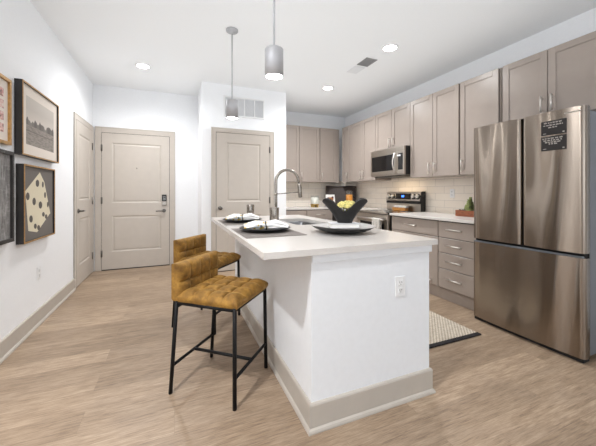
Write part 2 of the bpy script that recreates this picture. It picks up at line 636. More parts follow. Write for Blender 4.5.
# entry door
rt_, F = door('door_2', (-1.033, YB, 0), (1, 0, 0), (0, -1, 0), 0.955, 2.125, [(0.135, 0.835, 1.04, 1.98), (0.135, 0.835, 0.28, 0.84)], 0.0, 0.875, 0.905, lever=-1, cw=0.085)
b = MB(F)
b.box((0.842, 1.06, 0.014), (0.915, 1.17, 0.034), 0.008)
lk = b.build('keypad_lock', M['blackplastic'], rt_)
b = MB(F)
b.box((0.842, 0.99, 0.014), (0.915, 1.06, 0.042), 0.008)
b.build('lock_body', M['chrome'], lk)
b = MB(F)
for i in range(3):
    for j in range(3):
        b.box((0.859 + i * .015, 1.08 + j * .024, .033), (0.867 + i * .015, 1.088 + j * .024, .036))
b.build('key_buttons', M['grille'], lk)
b = MB(F)
b.tube([(0.478, 1.59, 0.012), (0.478, 1.59, 0.02)], 0.009, 12)
b.build('peephole', M['chrome'], rt_)
b = MB(F)
b.box((0.0, 0.0, 0.014), (0.955, 0.012, 0.02))
b.build('door_sweep', M['shadowgap'], rt_)
# pantry closet door
door('door_3', (0.585, YC, 0), (1, 0, 0), (0, -1, 0), 0.838, 2.113, [(0.15, 0.685, 1.06, 1.97), (0.15, 0.685, 0.24, 0.86)], 0.838, 0.055, 0.967, cw=0.07)

# ------------------------------------------------------------ return air grille above the pantry door
g = thing('air_return_grille', 'white framed return air grille with four slatted bays above the pantry door', 'air vent', (1.0, YC, 2.38))
F = frame((0.69, YC, 2.375), (1, 0, 0), (0, -1, 0))
b = MB(F)
GW, GH = 0.645, 0.31
b.box((0, 0, 0), (GW, 0.022, 0.014), .003).box((0, GH - .022, 0), (GW, GH, 0.014), .003).box((0, .022, 0), (.022, GH - .022, .014), .003).box((GW - .022, .022, 0), (GW, GH - .022, .014), .003)
for k in (1, 2, 3):
    c = GW * k / 4
    b.box((c - .008, .022, 0), (c + .008, GH - .022, .013))
b.build('grille_frame', M['white'], g)
b = MB(F)
b.box((.02, .02, 0), (GW - .02, GH - .02, .003))
for k in range(26):
    z = .024 + k * (GH - .05) / 26
    b.add([(.022, z, .003), (GW - .022, z, .003), (GW - .022, z + .007, .010), (.022, z + .007, .010), (.022, z + .0085, .009), (GW - .022, z + .0085, .009)], [(0, 1, 2, 3), (3, 2, 5, 4)])
sl = b.build('slats', M['grille'], g)

# ceiling register
g = thing('ceiling_vent', 'small square grey louvred vent set in the kitchen ceiling', 'air vent', (2.255, 3.28, ZC))
b = MB()
x0, x1, y0, y1 = 2.175, 2.335, 3.05, 3.26
zb = ZC - 0.008
for a in ((x0, y0, x1, y0 + .012), (x0, y1 - .012, x1, y1), (x0, y0, x0 + .012, y1), (x1 - .012, y0, x1, y1)):
    b.box((a[0], a[1], zb), (a[2], a[3], ZC))
b.build('vent_frame', M['grilledark'], g)
b = MB()
b.box((x0 + .01, y0 + .01, ZC - .003), (x1 - .01, y1 - .01, ZC))
for k in range(12):
    y = y0 + .014 + k * .0155
    b.box((x0 + .01, y, zb + .001), (x1 - .01, y + .008, ZC - .002))
b.build('louvre', M['grilledark'], g)
g = tag(MB().box((2.175, 3.30, ZC - .006), (2.335, 3.52, ZC), .003).build('access_plate', M['grille']), 'plain white square plate on the ceiling beyond the grey vent', 'cover plate')

# ------------------------------------------------------------ recessed lights
def can_light(x, y, label):
    r = local_thing('recessed_light', label, 'ceiling light', (x, y, ZC), 'recessed ceiling lights')
    b = MB()
    b.lathe([(0.072, -0.002), (0.074, -0.006), (0.092, -0.006), (0.096, -0.001)], seg=32)
    b.build('trim_ring', M['white'], r)
    b = MB()
    b.lathe([(0.0, -0.0035), (0.073, -0.0035)], seg=32)
    b.build('diffuser', M['ledwhite'], r)
    d = bpy.data.lights.new('recessed_lamp', 'SPOT')
    d.energy, d.color, d.spot_size, d.spot_blend, d.shadow_soft_size = CAN_POWER, CAN_COLOR, R(164), 1.0, 0.06
    l = bpy.data.objects.new('recessed_lamp', d)
    col.objects.link(l)
    l.parent = r
    l.location = (0, 0, -0.02)
    return r


can = can_light(-0.379, 4.375, 'round recessed ceiling light in front of the entry door')
for x, y, e, t in ((2.279, 2.748, 98, 'round recessed ceiling light nearest the camera, over the kitchen aisle'),
                   (2.244, 4.174, 180, 'round recessed ceiling light over the far kitchen corner'),
                   (-0.78, 0.75, 295, 'round recessed ceiling light near the framed pictures, above the camera')):
    c_ = dup(can, (x, y, ZC), t)
    for ch in c_.children:
        if ch.type == 'LIGHT':
            ch.data = ch.data.copy()
            ch.data.energy = e


# ------------------------------------------------------------ pendant lights
def pendant(x, y, label):
    r = local_thing('pendant_light', label, 'pendant light', (x, y, ZC), 'pendants over the island')
    MB().lathe([(0.0, 0), (0.06, 0), (0.062, -0.006), (0.058, -0.018), (0.012, -0.026), (0.008, -0.04), (0.0, -0.04)], seg=32).build('canopy', M['pend'], r)
    zt, zb = 2.140 - ZC, 1.957 - ZC
    MB().tube([(0, 0, -0.03), (0, 0, zt + .01)], 0.0065, 12).build('stem', M['pend'], r)
    sh = MB().lathe([(0.0, zt + .012), (0.012, zt + .012), (0.014, zt), (0.0565, zt), (0.0605, zt - .005), (0.0605, zb), (0.0565, zb), (0.056, zb + .02), (0.0, zb + .02)], seg=40).build('shade', M['pend'], r)
    MB().lathe([(0.0, zb - .006), (0.03, zb - .005), (0.053, zb + .004), (0.0555, zb + .018)], seg=32).build('diffuser', M['ledwhite'], sh)
    d = bpy.data.lights.new('pendant_lamp', 'SPOT')
    d.energy, d.color, d.spot_size, d.spot_blend, d.shadow_soft_size = PENDANT_POWER, CAN_COLOR, R(172), 0.6, 0.05
    l = bpy.data.objects.new('pendant_lamp', d)
    col.objects.link(l)
    l.parent = r
    l.location = (0, 0, zb - .02)
    return r


pn = pendant(0.542, 3.06, 'silver cylinder pendant light over the far end of the island')
dup(pn, (0.603, 1.862, ZC), 'silver cylinder pendant light hanging nearest the camera')

# ============================================================ CABINETS
def shaker(b, u0, u1, v0, v1, w0, th=0.02, rail=0.058, dep=0.009):
    w1 = w0 + th
    b.box((u0, v0, w0), (u0 + rail, v1, w1), .0015, 1).box((u1 - rail, v0, w0), (u1, v1, w1), .0015, 1)
    b.box((u0 + rail, v0, w0), (u1 - rail, v0 + rail, w1), .0015, 1).box((u0 + rail, v1 - rail, w0), (u1 - rail, v1, w1), .0015, 1)
    b.box((u0 + rail - .002, v0 + rail - .002, w0), (u1 - rail + .002, v1 - rail + .002, w1 - dep))


def pull(F, u, v, w, L, vertical, parent):
    b = MB(F)
    a = (lambda t, o: (u, v + t, w + o)) if vertical else (lambda t, o: (u + t, v, w + o))
    b.tube([a(-L / 2, .032), a(L / 2, .032)], 0.0068, 12)
    for t in (-L / 2 + .02, L / 2 - .02):
        b.tube([a(t, 0), a(t, .032)], 0.005, 10)
    return b.build('handle', M['handle'], parent)


def upper(label, F, origin, u0, u1, v0, v1, depth, splits, handles, hz, group='upper cabinets'):
    """F: local frame on the plane of the door backs; body behind it (w<0)"""
    r = thing('upper_cabinet', label, 'cabinet', origin, group)
    b = MB(F)
    b.box((u0, v0, -depth), (u1, v1, 0))
    b.build('cabinet_body', M['cab'], r)
    g = .0034
    k_ = MB(F)
    k_.box((splits[0][0], v0 + .004, 0), (splits[-1][1], v1 - .003, .0012))  # dark sheet behind the doors, painting the shade between them
    k_.build('gap_shade_sheet', M['cab_gap_shade'], r)
    for (a, c), h in zip(splits, handles):
        d = MB(F)
        shaker(d, a + g, c - g, v0 + .002, v1 - .002, 0.0015)
        dd = d.build('door', M['cab'], r)
        if h is not None:
            pull(F, h, hz, 0.0215, 0.15, True, dd)
    return r


ZU0, ZU1 = 1.412, 2.505
# right wall: u runs along +Y, outward -X ; door back plane at X = 3.15, front 3.13
FR = frame((3.1515, 0, 0), (0, 1, 0), (-1, 0, 0))
dep = XR - 3.1515 - 0.001


def ru(label, y0, y1, splits, handles, v0=ZU0, hz=1.522):
    return upper(label, FR, (3.3, (y0 + y1) / 2, v0), y0 + .001, y1 - .001, v0, ZU1, dep, splits, handles, hz)


ru('tall single door taupe wall cabinet in the far right corner', 4.93, 5.225, [(4.945, 5.225)], [5.02])
ru('double door taupe wall cabinet just left of the microwave', 4.142, 4.93, [(4.142, 4.525), (4.525, 4.93)], [4.48, 4.57])
ru('short double door taupe cabinet above the microwave', 3.342, 4.142, [(3.342, 3.737), (3.737, 4.142)], [3.695, 3.778], 1.882, 1.985)
ru('double door taupe wall cabinet just right of the microwave', 2.54, 3.342, [(2.548, 2.937), (2.937, 3.342)], [2.897, 2.985])
ru('single door taupe wall cabinet next to the fridge top', 2.06, 2.54, [(2.075, 2.532)], [2.495])
ru('short double door taupe cabinet above the fridge', 1.17, 2.05, [(1.205, 1.632), (1.632, 2.035)], [1.592, 1.673], 1.87, 2.01)

# back wall uppers: u = X, outward -Y ; door front Y=5.35
FB = frame((0, 5.3715, 0), (1, 0, 0), (0, -1, 0))
depb = YK - 5.3715 - 0.001


def bu(label, x0, x1, splits, handles):
    return upper(label, FB, ((x0 + x1) / 2, 5.5, ZU0), x0 + .001, x1 - .001, ZU0, ZU1, depb, splits, handles, 1.522)


bu('taupe wall cabinet partly hidden by the white closet corner', 1.711, 2.246, [(1.80, 2.246)], [None])
bu('taupe wall cabinet in the middle of the back wall', 2.246, 2.684, [(2.246, 2.684)], [2.288])
bu('taupe wall cabinet on the back wall beside the corner filler', 2.684, 3.15, [(2.70, 3.07)], [2.735])

# ------------------------------------------------------------ base cabinets
XF = 2.775        # front of drawer faces, right run
FRb = frame((XF + .0215, 0, 0), (0, 1, 0), (-1, 0, 0))
ZB = 0.888


def base_body(F, u0, u1, depth, r):
    b = MB(F)
    b.box((u0, 0.128, -depth), (u1, ZB, 0))
    b.build('cabinet_body', M['cab'], r)
    b = MB(F)
    b.box((u0, 0.0, -depth), (u1, 0.128, -0.012))
    b.build('toe_kick', M['cab'], r)
    b = MB(F)
    b.box((u0 + .004, 0.128, 0), (u1 - .004, ZB - .002, .0012))  # dark sheet behind the fronts, painting shade into their gaps
    b.build('gap_shade_sheet', M['cab_gap_shade'], r)


def slab(F, u0, u1, v0, v1, r, name, hl=None, hu=None, hv=None, vert=False):
    d = MB(F)
    d.box((u0, v0, .0015), (u1, v1, .0215), .002, 1)
    o = d.build(name, M['cab'], r)
    if hl:
        pull(F, hu, hv, .0215, hl, vert, o)
    return o


depB = XR - (XF + .0215) - .014
r = thing('base_cabinet', 'taupe base cabinet with a stack of four drawers beside the fridge', 'cabinet', (3.1, 2.25, 0), 'base cabinets')
base_body(FRb, 2.0, 2.527, depB, r)
for v0, v1 in ((.702, .875), (.533, .694), (.356, .525), (.136, .348)):
    slab(FRb, 2.006, 2.522, v0, v1, r, 'drawer', .19, 2.305, v0 + (v1 - v0) * .54)
r = thing('base_cabinet', 'wide taupe base cabinet with one top drawer right of the range', 'cabinet', (3.1, 2.9, 0), 'base cabinets')
base_body(FRb, 2.529, 3.315, depB, r)
slab(FRb, 2.534, 3.309, .702, .875, r, 'drawer', .19, 2.94, .795)
slab(FRb, 2.534, 3.309, .136, .694, r, 'deep_drawer', .19, 2.69, .19)
r = thing('base_cabinet', 'taupe base cabinet in the corner left of the range', 'cabinet', (3.1, 4.6, 0), 'base cabinets')
base_body(FRb, 4.142, 5.05, depB, r)
slab(FRb, 4.147, 4.55, .702, .875, r, 'drawer', .19, 4.35, .795)
slab(FRb, 4.147, 4.55, .136, .694, r, 'door', .14, 4.20, .58, True)
FBb = frame((0, 5.03, 0), (1, 0, 0), (0, -1, 0))
for x0, x1, t in ((1.711, 2.25, 'taupe base cabinet on the back wall next to the closet corner'), (2.252, 2.795, 'taupe base cabinet on the back wall under the candle jar')):
    r = thing('base_cabinet', t, 'cabinet', ((x0 + x1) / 2, 5.3, 0), 'base cabinets')
    base_body(FBb, x0, x1, YK - 5.03 - .014, r)
    slab(FBb, x0 + .005, x1 - .005, .702, .875, r, 'drawer', .19, (x0 + x1) / 2, .795)
    slab(FBb, x0 + .005, x1 - .005, .136, .694, r, 'door', .14, x1 - .06, .58, True)

# worktops
ZT0, ZT1 = .8885, .918
tag(MB().box((2.748, 2.0, ZT0), (XR - .0125, 3.325, ZT1), .002, 1).build('countertop', M['quartz']), 'white quartz worktop between the range and the fridge', 'countertop')
b = MB()
b.prism([(2.748, 4.142), (XR - .0125, 4.142), (XR - .0125, YK - .0125), (1.7095, YK - .0125), (1.7095, 5.0), (2.748, 5.0)], 2, ZT0, ZT1)
tag(b.build('countertop', M['quartz']), 'white quartz worktop turning the far kitchen corner', 'countertop')

# outlet on the tiles
def outlet(F, name, label=None, parent=None):
    b = MB(F)
    b.box((-.036, -.058, 0), (.036, .058, .006), .003)
    pl = b.build(name, M['white'], parent)
    if label:
        tag(pl, label, 'outlet')
    WORLD.setdefault(pl.name, tuple(pl.location))
    for s in (-1, 1):
        MB(F).box((-.017, s * .022 - .015, .005), (.017, s * .022 + .015, .0085), .003).build('receptacle', M['white'], pl)
        for du in (-.007, .007):
            MB(F).box((du - .0017, s * .022 - .002, .008), (du + .0017, s * .022 + .008, .009)).build('slot', M['blackplastic'], pl)
        MB(F).tube([(0, s * .022 - .009, .008), (0, s * .022 - .009, .009)], .0028, 8).build('slot', M['blackplastic'], pl)
    return pl


outlet(frame((XR - .0125, 2.92, 1.19), (0, 1, 0), (-1, 0, 0)), 'wall_outlet', 'white double wall outlet on the tiles right of the range')
outlet(frame((XL, 3.43, .465), (0, 1, 0), (1, 0, 0)), 'wall_outlet', 'white double wall outlet low on the left wall below the pictures')

# ============================================================ MICROWAVE
r = thing('microwave', 'stainless over-the-range microwave with black glass door under the short cabinet', 'microwave', (3.2, 3.74, 1.462))
FM = frame((3.03, 0, 0), (0, 1, 0), (-1, 0, 0))
my0, my1, mz0, mz1 = 3.35, 4.135, 1.462, 1.878
MB(FM).box((my0, mz0, -.43), (my1, mz1, -.03)).build('body', M['blackplastic'], r)
b = MB(FM)
ys = 3.52      # control strip | door boundary
b.box((ys, mz0 + .02, -.03), (my1, mz1 - .07, 0), .004)
d = b.build('door', M['steel2'], r)
MB(FM).box((ys + .045, mz0 + .075, -.002), (my1 - .035, mz1 - .10, .002), .001, 1).build('door_glass', M['blackglass'], d)
b = MB(FM)
hp = []
for k in range(13):
    t = k / 12
    hp.append((ys + .018, mz0 + .035 + t * (mz1 - .08 - mz0 - .035), .008 + .042 * math.sin(math.pi * t)))
b.tube(hp, .0115, 12)
b.build('handle', M['handle'], d)
b = MB(FM)
b.box((my0, mz1 - .068, -.03), (my1, mz1, 0), .003)
b.box((my0, mz0 + .02, -.03), (ys - .003, mz1 - .07, 0), .003)
b.box((my0, mz0, -.03), (my1, mz0 + .018, -.004), .003)
b.build('front_trim', M['steel2'], r)
cp = MB(FM).box((my0 + .03, mz0 + .075, -.002), (ys - .045, mz1 - .10, .002), .001, 1).build('control_panel', M['blackglass'], r)
b = MB(FM)
b.box((my0 + .075, mz1 - .145, .002), (my0 + .15, mz1 - .12, .003))
b.build('display', M['grille'], cp)
b = MB(FM)
b.box((my0 + .1, mz0 - .012, -.40), (my1 - .02, mz0, -.06), .004)
b.build('underside_vent', M['blackplastic'], r)
# its work light over the cooktop
d = bpy.data.lights.new('microwave_worklight', 'AREA')
d.shape, d.size, d.size_y, d.energy, d.color = 'RECTANGLE', .05, .5, 1.9, (1.0, .80, .56)
l = bpy.data.objects.new('microwave_worklight', d)
col.objects.link(l)
l.parent = r
l.location = Vector((3.22, 3.72, 1.445)) - r.location

# ============================================================ RANGE
r = thing('range', 'stainless electric range with black cooktop and rear control panel', 'stove', (3.1, 3.747, 0))
ry0, ry1 = 3.374, 4.140
FG = frame((2.765, 0, 0), (0, 1, 0), (-1, 0, 0))
MB(FG).box((ry0, .05, -.69), (ry1, .895, -.045)).build('body', M['blackplastic'], r)
ct = MB(FG).box((ry0, .895, -.69), (ry1, .915, .012), .004).build('cooktop', M['blackglass'], r)
for cx_, cy_, rr in ((2.95, 3.545, .105), (2.95, 3.945, .085), (3.22, 3.545, .075), (3.22, 3.945, .105)):
    MB().lathe([(rr - .003, .9151), (rr - .003, .9156), (rr, .9156), (rr, .9151)], (cx_, cy_, 0), 40).build('burner_ring', M['grille'], ct)
b = MB(FG)
b.box((ry0, .895, .0), (ry1, .918, .022), .004)
b.build('front_lip', M['steel2'], r)
od = MB(FG).box((ry0 + .004, .235, -.045), (ry1 - .004, .885, .0), .006).build('oven_door', M['steel2'], r)
MB(FG).box((ry0 + .09, .36, -.002), (ry1 - .09, .76, .003), .002, 1).build('oven_window', M['blackglass'], od)
b = MB(FG)
b.tube([(ry0 + .04, .815, .055), (ry1 - .04, .815, .055)], .014, 12)
for u in (ry0 + .07, ry1 - .07):
    b.tube([(u, .815, 0), (u, .815, .055)], .010, 10)
b.build('oven_handle', M['handle'], od)
MB(FG).box((ry0 + .004, .06, -.045), (ry1 - .004, .225, .0), .006).build('storage_drawer', M['steel2'], r)
b = MB()
for x in (2.85, 3.38):
    for y in (ry0 + .05, ry1 - .05):
        b.lathe([(.02, 0), (.02, .05)], (x, y, 0), 12)
b.build('foot', M['blackplastic'], r)
# backguard, sloped
FK = frame((3.36, 0, 0), (0, 1, 0), (-1, 0, 0))
b = MB()
pf = [(3.452, .915), (3.37, .915), (3.37, 1.06), (3.352, 1.075), (3.375, 1.205), (3.39, 1.215), (3.452, 1.215)]
b.prism(pf, 1, ry0 + .005, ry1)
bgd = b.build('back_panel', M['steel2'], r)
b = MB()
b.prism([(3.452, .9152), (3.366, .9152), (3.366, 1.06), (3.348, 1.075), (3.371, 1.21), (3.39, 1.219), (3.452, 1.219)], 1, ry0 - .005, ry0 + .0055)
b.build('end_cap', M['blackplastic'], bgd)
b = MB()
b.box((3.358, ry0 + .006, 1.03), (3.372, ry1 - .001, 1.064))
b.build('shadow_gap', M['blackplastic'], bgd)
# control glass lies on the slope
sl = Vector((3.375 - 3.352, 0, 1.205 - 1.075)).normalized()
nv = Vector((-sl.z, 0, sl.x))
mS = Matrix.Identity(4)
for i, a in enumerate((Vector((0, 1, 0)), sl, nv)):
    for k in range(3):
        mS[k][i] = a[k]
o0 = Vector((3.352, 0, 1.075))
for k in range(3):
    mS[k][3] = o0[k]
b = MB(mS)
b.box((3.575, .022, 0), (3.915, .115, .003), .001, 1)
cg = b.build('control_glass', M['blackglass'], bgd)
b = MB(mS)
b.box((3.72, .055, .003), (3.775, .085, .004))
b.build('clock_display', M['blueled'], cg)
for u in (3.425, 3.515, 3.975, 4.065):
    b = MB(mS)
    MB(mS).tube([(u, .066, 0), (u, .066, .004)], .041, 28).build('knob_ring', M['blackglass'], bgd)
    b.tube([(u, .066, .004), (u, .066, .034), (u, .066, .036)], [.031, .028, .024], 24)
    b.box((u - .005, .042, .034), (u + .005, .09, .042), .002, 1)
    b.build('knob', M['handle'], bgd)

# dish towel over the oven handle
b = MB(FG)
def tw(u, v):
    a = v * 2
    dz = .028 + .30 * abs(v - .35) / .65 if v > .35 else 0
    ang = 0
    w = .055
    if v < .42:
        return (3.47 + .17 * u, .815 + .016 - .22 * (1 - v / .42), .055 - .018 + .002 * math.sin(u * 20))
    if v < .52:
        q = (v - .42) / .10 * math.pi
        return (3.47 + .17 * u, .815 + .016 + .004 * math.sin(q), .055 - .018 * math.cos(q))
    return (3.47 + .17 * u, .815 + .016 - .30 * (v - .52) / .48, .055 + .018 + .006 * math.sin(u * 14))
b.grid(tw, 18, 30)
o = tag(b.build('dish_towel', M['towel']), 'pale grey dish towel hanging over the oven door handle', 'towel')
md = o.modifiers.new('thick', 'SOLIDIFY')
md.thickness = .004

# blocks made up for an orange and cream reflection in the back panel
tag(MB().box((3.28, 3.60, .9162), (3.335, 3.90, .966), .003).build('orange_reflection_block', M['reflection_orange']), 'small orange block made up for a reflection, back of the cooktop', 'box')
tag(MB().box((3.275, 3.59, .967), (3.338, 3.86, .995), .003).build('cream_reflection_block', M['towel']), 'flat cream block made up for a reflection, on the orange block', 'cloth')

# ============================================================ FRIDGE
r = thing('refrigerator', 'large stainless french door refrigerator with a bottom freezer drawer', 'refrigerator', (3.0, 1.56, 0))
XFf = 2.618
fy0, fy1 = 1.150, 1.994
fz0, fzs0, fzs1, fz1 = .033, .738, .772, 1.812
MB().box((2.71, fy0 + .004, .045), (3.44, fy1 - .004, 1.785), .006).build('body', M['fridgeside'], r)


def bowed(y0, y1, z0, z1, x0, x1, r0=.030, bow=.014):
    """door slab with rounded vertical edges and a slightly bowed face (front x0)"""
    pts = [(x1, y0), (x1, y1)]
    arc = []
    n = 6
    for k in range(n + 1):
        a = math.pi / 2 * k / n
        arc.append((r0 - r0 * math.sin(a), r0 - r0 * math.cos(a)))   # (dx from front, dy from edge)
    for dx, dy in arc:
        pass
    front = []
    for k in range(n + 1):
        a = math.pi / 2 * k / n
        front.append((x0 + bow + r0 * (1 - math.sin(a)), y1 - r0 * (1 - math.cos(a))))
    m = 14
    for k in range(1, m):
        t = k / m
        front.append((x0 + bow * (2 * t - 1) ** 2, y1 - r0 + (y0 - y1 + 2 * r0) * t))
    for k in range(n, -1, -1):
        a = math.pi / 2 * k / n
        front.append((x0 + bow + r0 * (1 - math.sin(a)), y0 + r0 * (1 - math.cos(a))))
    return pts + front


def fdoor(name, y0, y1, z0, z1):
    b = MB()
    b.prism([(x, y) for x, y in bowed(y0, y1, z0, z1, XFf, 2.70)], 2, z0, z1, True)
    o = b.build(name, M['steel'], r, weld=False)
    return o


ysm = 1.560
dl = fdoor('door', ysm + .004, fy1, fzs1, fz1)
dr = fdoor('door', fy0, ysm - .004, fzs1, fz1)
fd = fdoor('freezer_drawer', fy0, fy1, fz0, fzs0)
b = MB()
b.box((2.665, fy0 + .012, fzs0 - .001), (2.708, fy1 - .012, fzs1 + .001))
b.box((2.66, ysm - .0035, fzs1), (2.708, ysm + .0035, fz1 - .004))
b.box((2.702, fy0 + .006, fz0 + .02), (2.709, fy1 - .006, fz1 - .03))
b.build('door_seal', M['shadowgap'], r)
# grip edges: lighter steel strip along the freezer top
MB().box((2.632, fy0 + .012, fzs0), (2.66, fy1 - .012, fzs0 + .012), .003).build('freezer_grip', M['fridgeside'], fd)
for y in (fy0 + .06, fy1 - .06):
    MB().box((2.73, y - .03, 1.785), (2.80, y + .03, 1.80), .004).build('hinge_cover', M['fridgeside'], r)
MB().box((2.645, fy0 + .012, .004), (2.72, fy1 - .012, .05)).build('kick_plate', M['shadowgap'], r)
for y in (fy0 + .05, fy1 - .05):
    for x in (2.70, 3.38):
        MB().lathe([(.026, 0), (.026, .014), (.018, .015), (.018, .05)], (x, y, 0), 14).build('foot', M['blackplastic'], r)


def face_x(y, y0, y1):
    t = (y - y0 - .030) / (y1 - y0 - .060)
    return XFf + .014 * (2 * t - 1) ** 2


random.seed(5)
FS = frame((XFf + .0005, 0, 0), (0, -1, 0), (-1, 0, 0))    # u = -Y so print reads left to right
for z0, z1, lab, rows in ((1.635, 1.742, 'upper dark notice sticker with pale lettering', ((.088, .12, .84), (.070, .10, .88), (.053, .30, .70))), (1.518, 1.626, 'lower dark notice sticker with pale lettering', ((.088, .06, .93), (.073, .10, .88), (.059, .17, .80), (.046, .32, .66)))):
    u0, u1 = -1.408, -1.248
    fx = face_x(1.328, fy0, ysm) - XFf
    b = MB(FS)
    b.box((u0, z0, -fx - .0075), (u1, z1, .0022))
    st = b.build('sticker', M['sticker'], dr, lab)
    b = MB(FS)
    for dz, a, c in rows:
        u = u0 + (u1 - u0) * a
        end = u0 + (u1 - u0) * c
        while u < end - .004:
            wl = random.choice((.010, .016, .022, .014))
            wl = min(wl, end - u)
            k = u
            while k < u + wl - .002:          # illegible lettering: separate little strokes
                hh = random.choice((.0075, .0075, .0095))
                b.box((k, z0 + dz, .0018), (k + .0021, z0 + dz + hh, .0026))
                k += .0034
            b.box((u, z0 + dz, .0018), (u + wl - .0022, z0 + dz + .0016, .0026))
            u += wl + .005
    b.box((u0 + .014, z0 + .012, .0018), (u0 + .034, z0 + .015, .0026))
    b.box((u1 - .022, z0 + .010, .0018), (u1 - .010, z0 + .016, .0026))
    b.build('lettering', M['stickertext'], st)
b = MB(FS)
u = -1.262
for wl in (.011, .011, .013, .011, .011, .011, .010):
    b.box((u, 1.772, -.012), (u + wl * .25, 1.780, -.0022 + .0005))
    b.box((u, 1.7785, -.012), (u + wl * .75, 1.780, -.0017))
    b.box((u + wl * .55, 1.772, -.012), (u + wl * .78, 1.780, -.0017))
    u += wl + .003
b.build('logo_lettering', M['logo'], dr)

# ============================================================ ISLAND
r = thing('kitchen_island', 'white panelled kitchen island with greige baseboard', 'island', (1.03, 2.4, 0))
ix0, ix1, iy0, iy1, izt = .637, 1.421, 1.36, 3.40, .8885
b = MB()
tw_ = .03
b.box((ix0, iy0, 0), (ix1, iy0 + tw_, izt)).box((ix0, iy1 - tw_, 0), (ix1, iy1, izt))
b.box((ix0, iy0 + tw_, 0), (ix0 + tw_, iy1 - tw_, izt)).box((ix1 - tw_, iy0 + tw_, .1), (ix1, iy1 - tw_, izt)).box((ix0 + tw_, iy0 + tw_, .1), (ix1 - tw_, iy1 - tw_, .13))
b.build('island_panel', M['island'], r)
# frieze moulding below the top, on the near end and far end
for y0, y1 in ((iy0 - .012, iy0), (iy1, iy1 + .012)):
    MB().box((ix0, y0, .845), (ix1 + .012, y1, izt), .003).build('top_moulding', M['island'], r)
prof = [(0, 0), (0.026, 0), (0.026, 0.008), (0.022, 0.018), (0.014, 0.024), (0.014, .132), (0.011, .140), (0.006, .144), (0, .144)]
b = MB()
ring = []
for o, z in prof:
    ring.append([(ix0 - o, iy1 + o, z), (ix0 - o, iy0 - o, z), (ix1 + o, iy0 - o, z), (ix1 + o, iy0 + .07, z)])
v = [p for q in ring for p in q]
f = []
for i in range(len(prof) - 1):
    for k in range(3):
        f.append((i * 4 + k, i * 4 + k + 1, (i + 1) * 4 + k + 1, (i + 1) * 4 + k))
f.append(tuple(i * 4 + 3 for i in range(len(prof))))
f.append(tuple(i * 4 for i in range(len(prof))))
b.add(v, f)
b.build('island_baseboard', M['base'], r)
# kitchen-side doors
FI = frame((ix1, 0, 0), (0, 1, 0), (1, 0, 0))
for k in range(4):
    a = iy0 + .08 + k * .49
    d = MB(FI)
    shaker(d, a, a + .48, .14, .86, .0005)
    dd = d.build('door', M['cab'], r)
    pull(FI, a + (.42 if k % 2 == 0 else .06), .72, .0205, .135, True, dd)
op = outlet(frame((1.198, iy0, .663), (1, 0, 0), (0, -1, 0)), 'outlet', None, r)

# worktop with a rounded sink cut-out
cx0, cx1, cy0, cy1 = .381, 1.463, 1.333, 3.49
ZI0, ZI1 = .889, .920
sx0, sx1, sy0, sy1, sr = .985, 1.31, 2.38, 3.0, .07


def rrect(x0, x1, y0, y1, rad, n=8):
    p = []
    for cx_, cy_, a0 in ((x1 - rad, y1 - rad, 0), (x0 + rad, y1 - rad, 90), (x0 + rad, y0 + rad, 180), (x1 - rad, y0 + rad, 270)):
        for k in range(n + 1):
            a = R(a0 + 90 * k / n)
            p.append((cx_ + rad * math.cos(a), cy_ + rad * math.sin(a)))
    return p


hole = rrect(sx0, sx1, sy0, sy1, sr)
nh = len(hole)
outer = []
for i, (x, y) in enumerate(hole):         # matching outer points on the slab edge
    q = i // 9
    outer.append(((cx1, cy1), (cx0, cy1), (cx0, cy0), (cx1, cy0))[q])
b = MB()
for z in (ZI0, ZI1):
    b.add([(x, y, z) for x, y in hole] + [(cx1, cy1, z), (cx0, cy1, z), (cx0, cy0, z), (cx1, cy0, z)],
          [(i, i + 1, nh + i // 9) for i in range(nh - 1) if i % 9 != 8] + [(q * 9 + 8, (q * 9 + 9) % nh, nh + (q + 1) % 4, nh + q) for q in range(4)])
b.add([(x, y, z) for z in (ZI0, ZI1) for x, y in hole], [(i, (i + 1) % nh, nh + (i + 1) % nh, nh + i) for i in range(nh)])
oc = [(cx1, cy1), (cx0, cy1), (cx0, cy0), (cx1, cy0)]
b.add([(x, y, z) for z in (ZI0, ZI1) for x, y in oc], [(i, (i + 1) % 4, 4 + (i + 1) % 4, 4 + i) for i in range(4)])
o = tag(b.build('island_countertop', M['quartz']), 'white quartz top of the kitchen island with seating overhang', 'countertop')

# undermount sink
b = MB()
zs = ZI0 - .001
lev = [(-.018, zs), (.0, zs), (.004, zs - .01), (.008, zs - .17), (.03, zs - .195)]
rings = []
for ins, z in lev:
    rings.append([(x, y, z) for x, y in rrect(sx0 + ins, sx1 - ins, sy0 + ins, sy1 - ins, max(.02, sr - ins * .6))])
n = len(rings[0])
v = [p for q in rings for p in q]
f = [(i * n + k, i * n + (k + 1) % n, (i + 1) * n + (k + 1) % n, (i + 1) * n + k) for i in range(len(rings) - 1) for k in range(n)]
f.append(tuple((len(rings) - 1) * n + k for k in range(n)))
b.add(v, f)
r = thing('sink', 'undermount stainless sink basin set into the white island top', 'sink', ((sx0 + sx1) / 2, (sy0 + sy1) / 2, zs - .2))
bs = b.build('basin', M['sinksteel'], r, recalc=False)
for p in bs.data.polygons:
    p.use_smooth = True
md = bs.modifiers.new('thick', 'SOLIDIFY')
md.thickness = .0015
md.offset = -1
MB().lathe([(.0, zs - .1945), (.03, zs - .194), (.045, zs - .192), (.046, zs - .1945)], ((sx0 + sx1) / 2, (sy0 + sy1) / 2, 0), 24).build('drain', M['chrome'], r)

